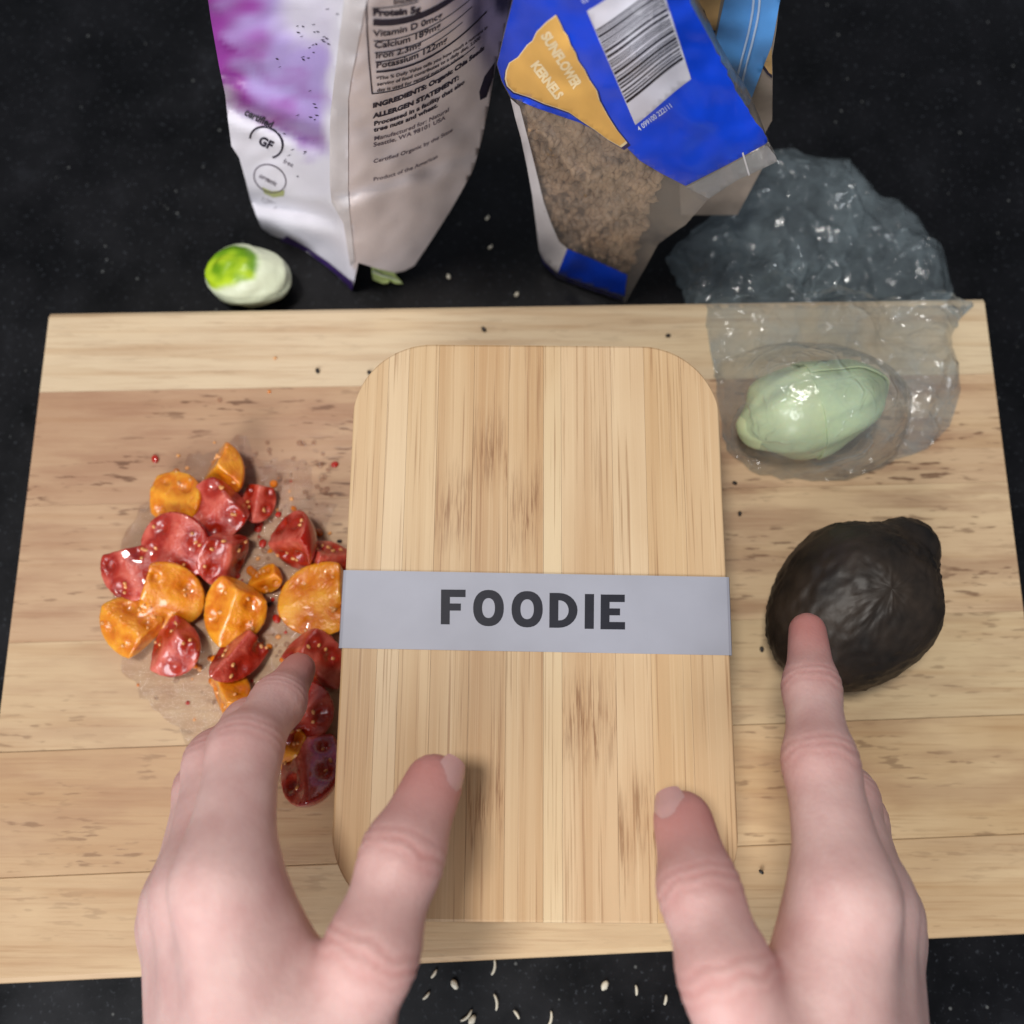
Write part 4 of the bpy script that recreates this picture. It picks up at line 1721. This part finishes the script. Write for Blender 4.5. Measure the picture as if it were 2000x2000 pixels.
# ================================================================== SEEDS AND CRUMBS
def seeds():
    pts = [(620, 724), (722, 728), (945, 643), (1305, 655), (1358, 728), (1435, 943), (1445, 1003), (1488, 1268), (663, 1057), (527, 1180), (506, 955), (1487, 1703), (500, 1010)]
    names = ['between the tomatoes and the board\'s far left', 'touching the far left corner of the lid', 'behind the middle of the lid', 'behind the right part of the lid',
             'touching the far right corner of the lid', 'just below the lettuce, right of the lid', 'second below the lettuce, right of the lid', 'right of the grey band end',
             'against the left lid edge above the band', 'in the wet middle of the tomatoes', 'just above the topmost red tomatoes', 'between the right thumb and fingers', 'beside the small dark red tomato scrap']
    random.seed(5)
    v0, f0 = ellipsoid((0, 0, 0), (0.125, 0.085, 0.07), None, 10, 7)
    base = None
    for i, (x, y) in enumerate(pts):
        c = P(x, y, ZB + 0.07)
        if base is None:
            base = mesh_obj('seed', v0, f0, M['seed'], origin=(0, 0, 0))
            o = base
        else:
            o = base.copy()
            COL.objects.link(o)
        o.location = c * CM
        o.rotation_euler = (0, 0, random.uniform(0, 3))
        s = random.uniform(0.85, 1.15)
        o.scale = (s, s, s)
        tag(o, 'tiny dark seed on the board ' + names[i], 'seed', 'dark seeds scattered on the cutting board')


seeds()


def crumbs():
    pts = [(848, 1902, 0), (888, 1923, 1), (833, 1945, 0), (969, 1957, 2), (912, 1985, 2), (922, 1992, 1), (1009, 1981, 0), (1181, 1925, 1), (1243, 1934, 0), (1300, 1953, 0), (1075, 1991, 2), (965, 1889, 2),
           (1009, 575, 1), (876, 540, 1), (958, 482, 0), (952, 425, 0)]
    random.seed(8)
    for i, (x, y, k) in enumerate(pts):
        c = P(x, y, 0.08)
        a = random.uniform(0.6, 2.2)
        sz = 1.0 if y > 1000 else 0.7
        if k == 1:
            V, F = ellipsoid(c, (0.2 * sz, 0.13 * sz, 0.08 * sz), rot_m(0, 0, a), 10, 6, lambda p, q, r: 0.3 * n3(p * 2 + i, q * 2, r * 2))
        else:
            ln = (0.42 if k == 2 else 0.26) * sz
            path = []
            for j in range(7):
                t = j / 6 - 0.5
                bend = (0.35 if k == 2 else 0.12) * (t * t - 0.1)
                path.append(c + np.array([math.cos(a) * t * ln * 1.4 - math.sin(a) * bend * 0.9, math.sin(a) * t * ln * 1.4 + math.cos(a) * bend * 0.9, 0]))
            V, F = tube(path, [0.03, 0.05, 0.055, 0.06, 0.055, 0.045, 0.025], 7)
        o = mesh_obj('crumb', V, F, M['crumb'], origin=(c[0], c[1], 0))
        where = 'in front of' if y > 1000 else 'behind'
        kind = ['short whitish crumb', 'rounded whitish crumb', 'curled whitish crumb'][k]
        place = ['nearest the board edge by the left thumb', 'right of the left thumb near the board edge', 'lowest beside the left thumb', 'long one left of the middle', 'at the lower frame edge by a round one', 'at the lower frame edge by a curled one',
                 'below the middle of the lid', 'left of the right thumb, largest there', 'nearest the right thumb but one', 'nearest the right thumb', 'at the lower frame edge below the lid middle', 'against the front board edge',
                 'at the foot of the kernel bag', 'in front of the white pouch', 'lower of two between the bags', 'upper of two between the bags'][i]
        tag(o, kind + ' on the black counter, ' + place, 'crumb', 'crumbs on the counter ' + where + ' the board')


crumbs()


# ================================================================== HANDS
def hand(joints, label, nail_n, arm_label):
    """joints: dict of lists of (px,py,z,r); first item of each finger is its root"""
    ch = {k: [(P(a, b, z), r) for a, b, z, r in v] for k, v in joints.items()}
    pts = np.array([p for v in ch.values() for p, r in v])
    rad = max(r for v in ch.values() for p, r in v)
    lo = pts.min(0) - rad - 0.4
    hi = pts.max(0) + rad + 0.4
    lo[1] = max(lo[1], -17.0)
    h = 0.115
    n = np.ceil((hi - lo) / h).astype(int) + 1
    gx, gy, gz = [lo[i] + h * np.arange(n[i]) for i in range(3)]
    G = np.stack(np.meshgrid(gx, gy, gz, indexing='ij'), axis=-1).astype(np.float32)
    palm = None
    fing = None
    tipd = None
    for name, c in ch.items():
        isf = name.startswith('f_')
        d = None
        for (a, ra), (b, rb) in zip(c, c[1:]):
            q = rcone(G, a, b, ra, rb)
            d = q if d is None else smin(d, q, 0.6 if isf else 0.6)
        if isf:
            # a little swell at the joints
            for (a, ra) in c[1:-1]:
                d = smin(d, np.linalg.norm(G - a, axis=-1) - ra * 0.99, 0.3)
            fing = d if fing is None else smin(fing, d, 0.10)
        else:
            palm = d if palm is None else smin(palm, d, 0.9)
    D = smin(palm, fing, 0.7)
    V, F = snet(D, lo, h)
    # relax the grid texture
    V = np.array(V)
    nb = [[] for _ in V]
    A = np.array(F)
    e = np.vstack([A[:, [0, 1]], A[:, [1, 2]], A[:, [2, 3]], A[:, [3, 0]]])
    e = np.vstack([e, e[:, ::-1]])
    e = np.unique(e, axis=0)
    deg = np.bincount(e[:, 0], minlength=len(V))[:, None]
    for it in range(6):
        acc = np.zeros_like(V)
        np.add.at(acc, e[:, 0], V[e[:, 1]])
        V = V + 0.5 * (acc / np.maximum(deg, 1) - V)
    # skin folds across the finger joints
    fold = np.zeros(len(V))
    cen = np.zeros_like(V)
    for name, c in ch.items():
        if not name.startswith('f_'):
            continue
        for i in range(1, len(c) - 1):
            a, ra = c[i]
            ax = c[i + 1][0] - c[i - 1][0]
            ax /= np.linalg.norm(ax)
            rel = V - a
            t_ = rel @ ax
            rad_ = np.linalg.norm(rel - t_[:, None] * ax, axis=1)
            nz = np.array([n3(p_[0] * 1.4, p_[1] * 1.4, p_[2] * 1.4) for p_ in rel]) * 0.18
            for off, am in ((-0.34, 0.6), (-0.05, 1.0), (0.27, 0.7)):
                g_ = am * np.exp(-((t_ + nz - off) / 0.085) ** 2) * (rad_ < ra * 1.35)
                upd = g_ > fold
                fold = np.where(upd, g_, fold)
                cen[upd] = (a + t_[:, None] * ax)[upd]
    dirn = V - cen
    dirn /= np.maximum(np.linalg.norm(dirn, axis=1), 1e-6)[:, None]
    V = V - dirn * (0.035 * fold * (fold > 0.01))[:, None]
    wrist = ch['wrist'][-1][0]
    root = empty('hand', (pts[:, 0].mean(), pts[:, 1].mean(), ZB))
    tag(root, label, 'hand', None)
    ob = part('skin', V, F, M['skin'], root)
    recalc(ob)
    # rosy fingertips and knuckle creases as a skin tint
    tint = np.zeros(len(V))
    for name, c in ch.items():
        if name.startswith('f_'):
            tip, r = c[-1]
            dd = np.linalg.norm(V - tip, axis=1)
            tint = np.maximum(tint, 0.75 * np.clip(1.25 - dd / 2.2, 0, 1))
            for (a, ra) in c[1:-1]:
                dd = np.linalg.norm(V - a, axis=1)
                tint = np.maximum(tint, 0.28 * np.clip(1.7 - dd / ra, 0, 1))
    tint = np.clip(tint + 0.25 * fold, 0, 1)
    ptcolor(ob, np.column_stack([tint, tint, tint]), 'tint')
    # thumb nail
    c = ch['f_thumb']
    (a, ra), (b, rb) = c[-2], c[-1]
    ax = (b - a) / np.linalg.norm(b - a)
    nn = np.array(nail_n, dtype=float)
    nn = nn - ax * (nn @ ax)
    nn /= np.linalg.norm(nn)
    sd = np.cross(ax, nn)
    top, bot = [], []
    NU, NV = 12, 10
    for i in range(NU + 1):
        for j in range(NV + 1):
            u = i / NU
            v = j / NV * 2 - 1
            ln = -0.62 + 1.30 * u
            wd = 0.60 * (1 - 0.25 * abs(2 * u - 1) ** 3)
            al = v * wd / rb * 0.98
            base = b + ax * (ln - 0.0)
            rr = rb * 0.985 - (0.22 * max(0, (u - 0.55)) ** 1.4)
            k = 1 - 0.12 * abs(v) ** 3
            top.append(base + (nn * math.cos(al) * k + sd * math.sin(al)) * (rr + 0.02))
            bot.append(base + (nn * math.cos(al) * k + sd * math.sin(al)) * (rr - 0.05))
    Fn = [[i * (NV + 1) + j, (i + 1) * (NV + 1) + j, (i + 1) * (NV + 1) + j + 1, i * (NV + 1) + j + 1] for i in range(NU) for j in range(NV)]
    sheet('thumb_nail', np.array(top), np.array(bot), Fn, M['nail'], root)
    return root


hand({
    'f_thumb': [(640, 2050, 13.4, 1.30), (725, 1860, 13.4, 1.10), (786, 1672, 12.5, 1.02), (846, 1532, 11.2, 0.86)],
    'f_index': [(440, 1720, 13.0, 1.25), (478, 1465, 10.6, 0.98), (543, 1372, 8.2, 0.80), (583, 1308, 6.3, 0.62)],
    'f_middle': [(395, 1735, 11.2, 1.2), (425, 1490, 8.4, 0.95), (485, 1415, 5.8, 0.8), (525, 1375, 3.9, 0.64)],
    'f_ring': [(365, 1760, 9.6, 1.1), (400, 1540, 6.7, 0.9), (455, 1470, 4.6, 0.76), (500, 1430, 3.2, 0.62)],
    'f_little': [(345, 1800, 8.2, 1.0), (380, 1620, 5.6, 0.78), (430, 1560, 4.0, 0.66), (470, 1525, 3.0, 0.54)],
    'palm_a': [(440, 1725, 12.7, 1.3), (520, 2080, 13.2, 1.6)],
    'palm_b': [(395, 1740, 11.0, 1.3), (470, 2120, 12.2, 1.7)],
    'palm_c': [(360, 1770, 9.4, 1.2), (430, 2150, 11.4, 1.6)],
    'palm_d': [(345, 1800, 8.2, 1.05), (415, 2160, 10.6, 1.5)],
    'web': [(490, 1800, 12.4, 1.1), (585, 1990, 12.7, 1.3)],
    'thenar': [(560, 1960, 12.2, 1.2), (640, 2060, 13.0, 1.5), (540, 2200, 12.6, 1.9)],
    'wrist': [(500, 2180, 12.3, 2.2), (440, 2330, 12.4, 2.35), (330, 2700, 12.6, 2.7)],
}, 'left hand reaching in beside the tomatoes, its thumb raised over the bamboo lid', (0.62, -0.1, 0.8), '')

hand({
    'f_thumb': [(1480, 2080, 13.3, 1.30), (1420, 1905, 13.3, 1.12), (1366, 1742, 12.3, 1.0), (1334, 1604, 11.0, 0.86)],
    'f_index': [(1650, 1745, 12.4, 1.25), (1602, 1490, 10.6, 0.98), (1585, 1345, 8.9, 0.80), (1577, 1232, 7.6, 0.63)],
    'f_middle': [(1690, 1760, 10.8, 1.2), (1650, 1560, 8.0, 0.95), (1620, 1490, 5.4, 0.8), (1592, 1440, 3.6, 0.64)],
    'f_ring': [(1715, 1785, 9.4, 1.1), (1672, 1600, 6.4, 0.9), (1635, 1540, 4.4, 0.76), (1600, 1500, 3.1, 0.62)],
    'f_little': [(1730, 1820, 8.0, 1.0), (1690, 1660, 5.4, 0.78), (1650, 1600, 3.9, 0.66), (1612, 1565, 2.9, 0.54)],
    'palm_a': [(1650, 1750, 12.2, 1.3), (1610, 2090, 13.0, 1.6)],
    'palm_b': [(1690, 1765, 10.7, 1.3), (1650, 2130, 12.0, 1.7)],
    'palm_c': [(1715, 1790, 9.2, 1.2), (1685, 2160, 11.2, 1.6)],
    'palm_d': [(1730, 1825, 8.0, 1.05), (1700, 2170, 10.4, 1.5)],
    'web': [(1615, 1830, 12.0, 1.1), (1575, 1990, 12.3, 1.2)],
    'thenar': [(1570, 1985, 11.8, 1.2), (1510, 2090, 12.6, 1.5), (1590, 2220, 12.4, 1.9)],
    'wrist': [(1610, 2200, 12.2, 2.2), (1680, 2350, 12.3, 2.35), (1800, 2720, 12.5, 2.7)],
}, 'right hand at the lid edge, thumb raised over its near corner, fingers by the avocado', (-0.5, -0.1, 0.85), '')
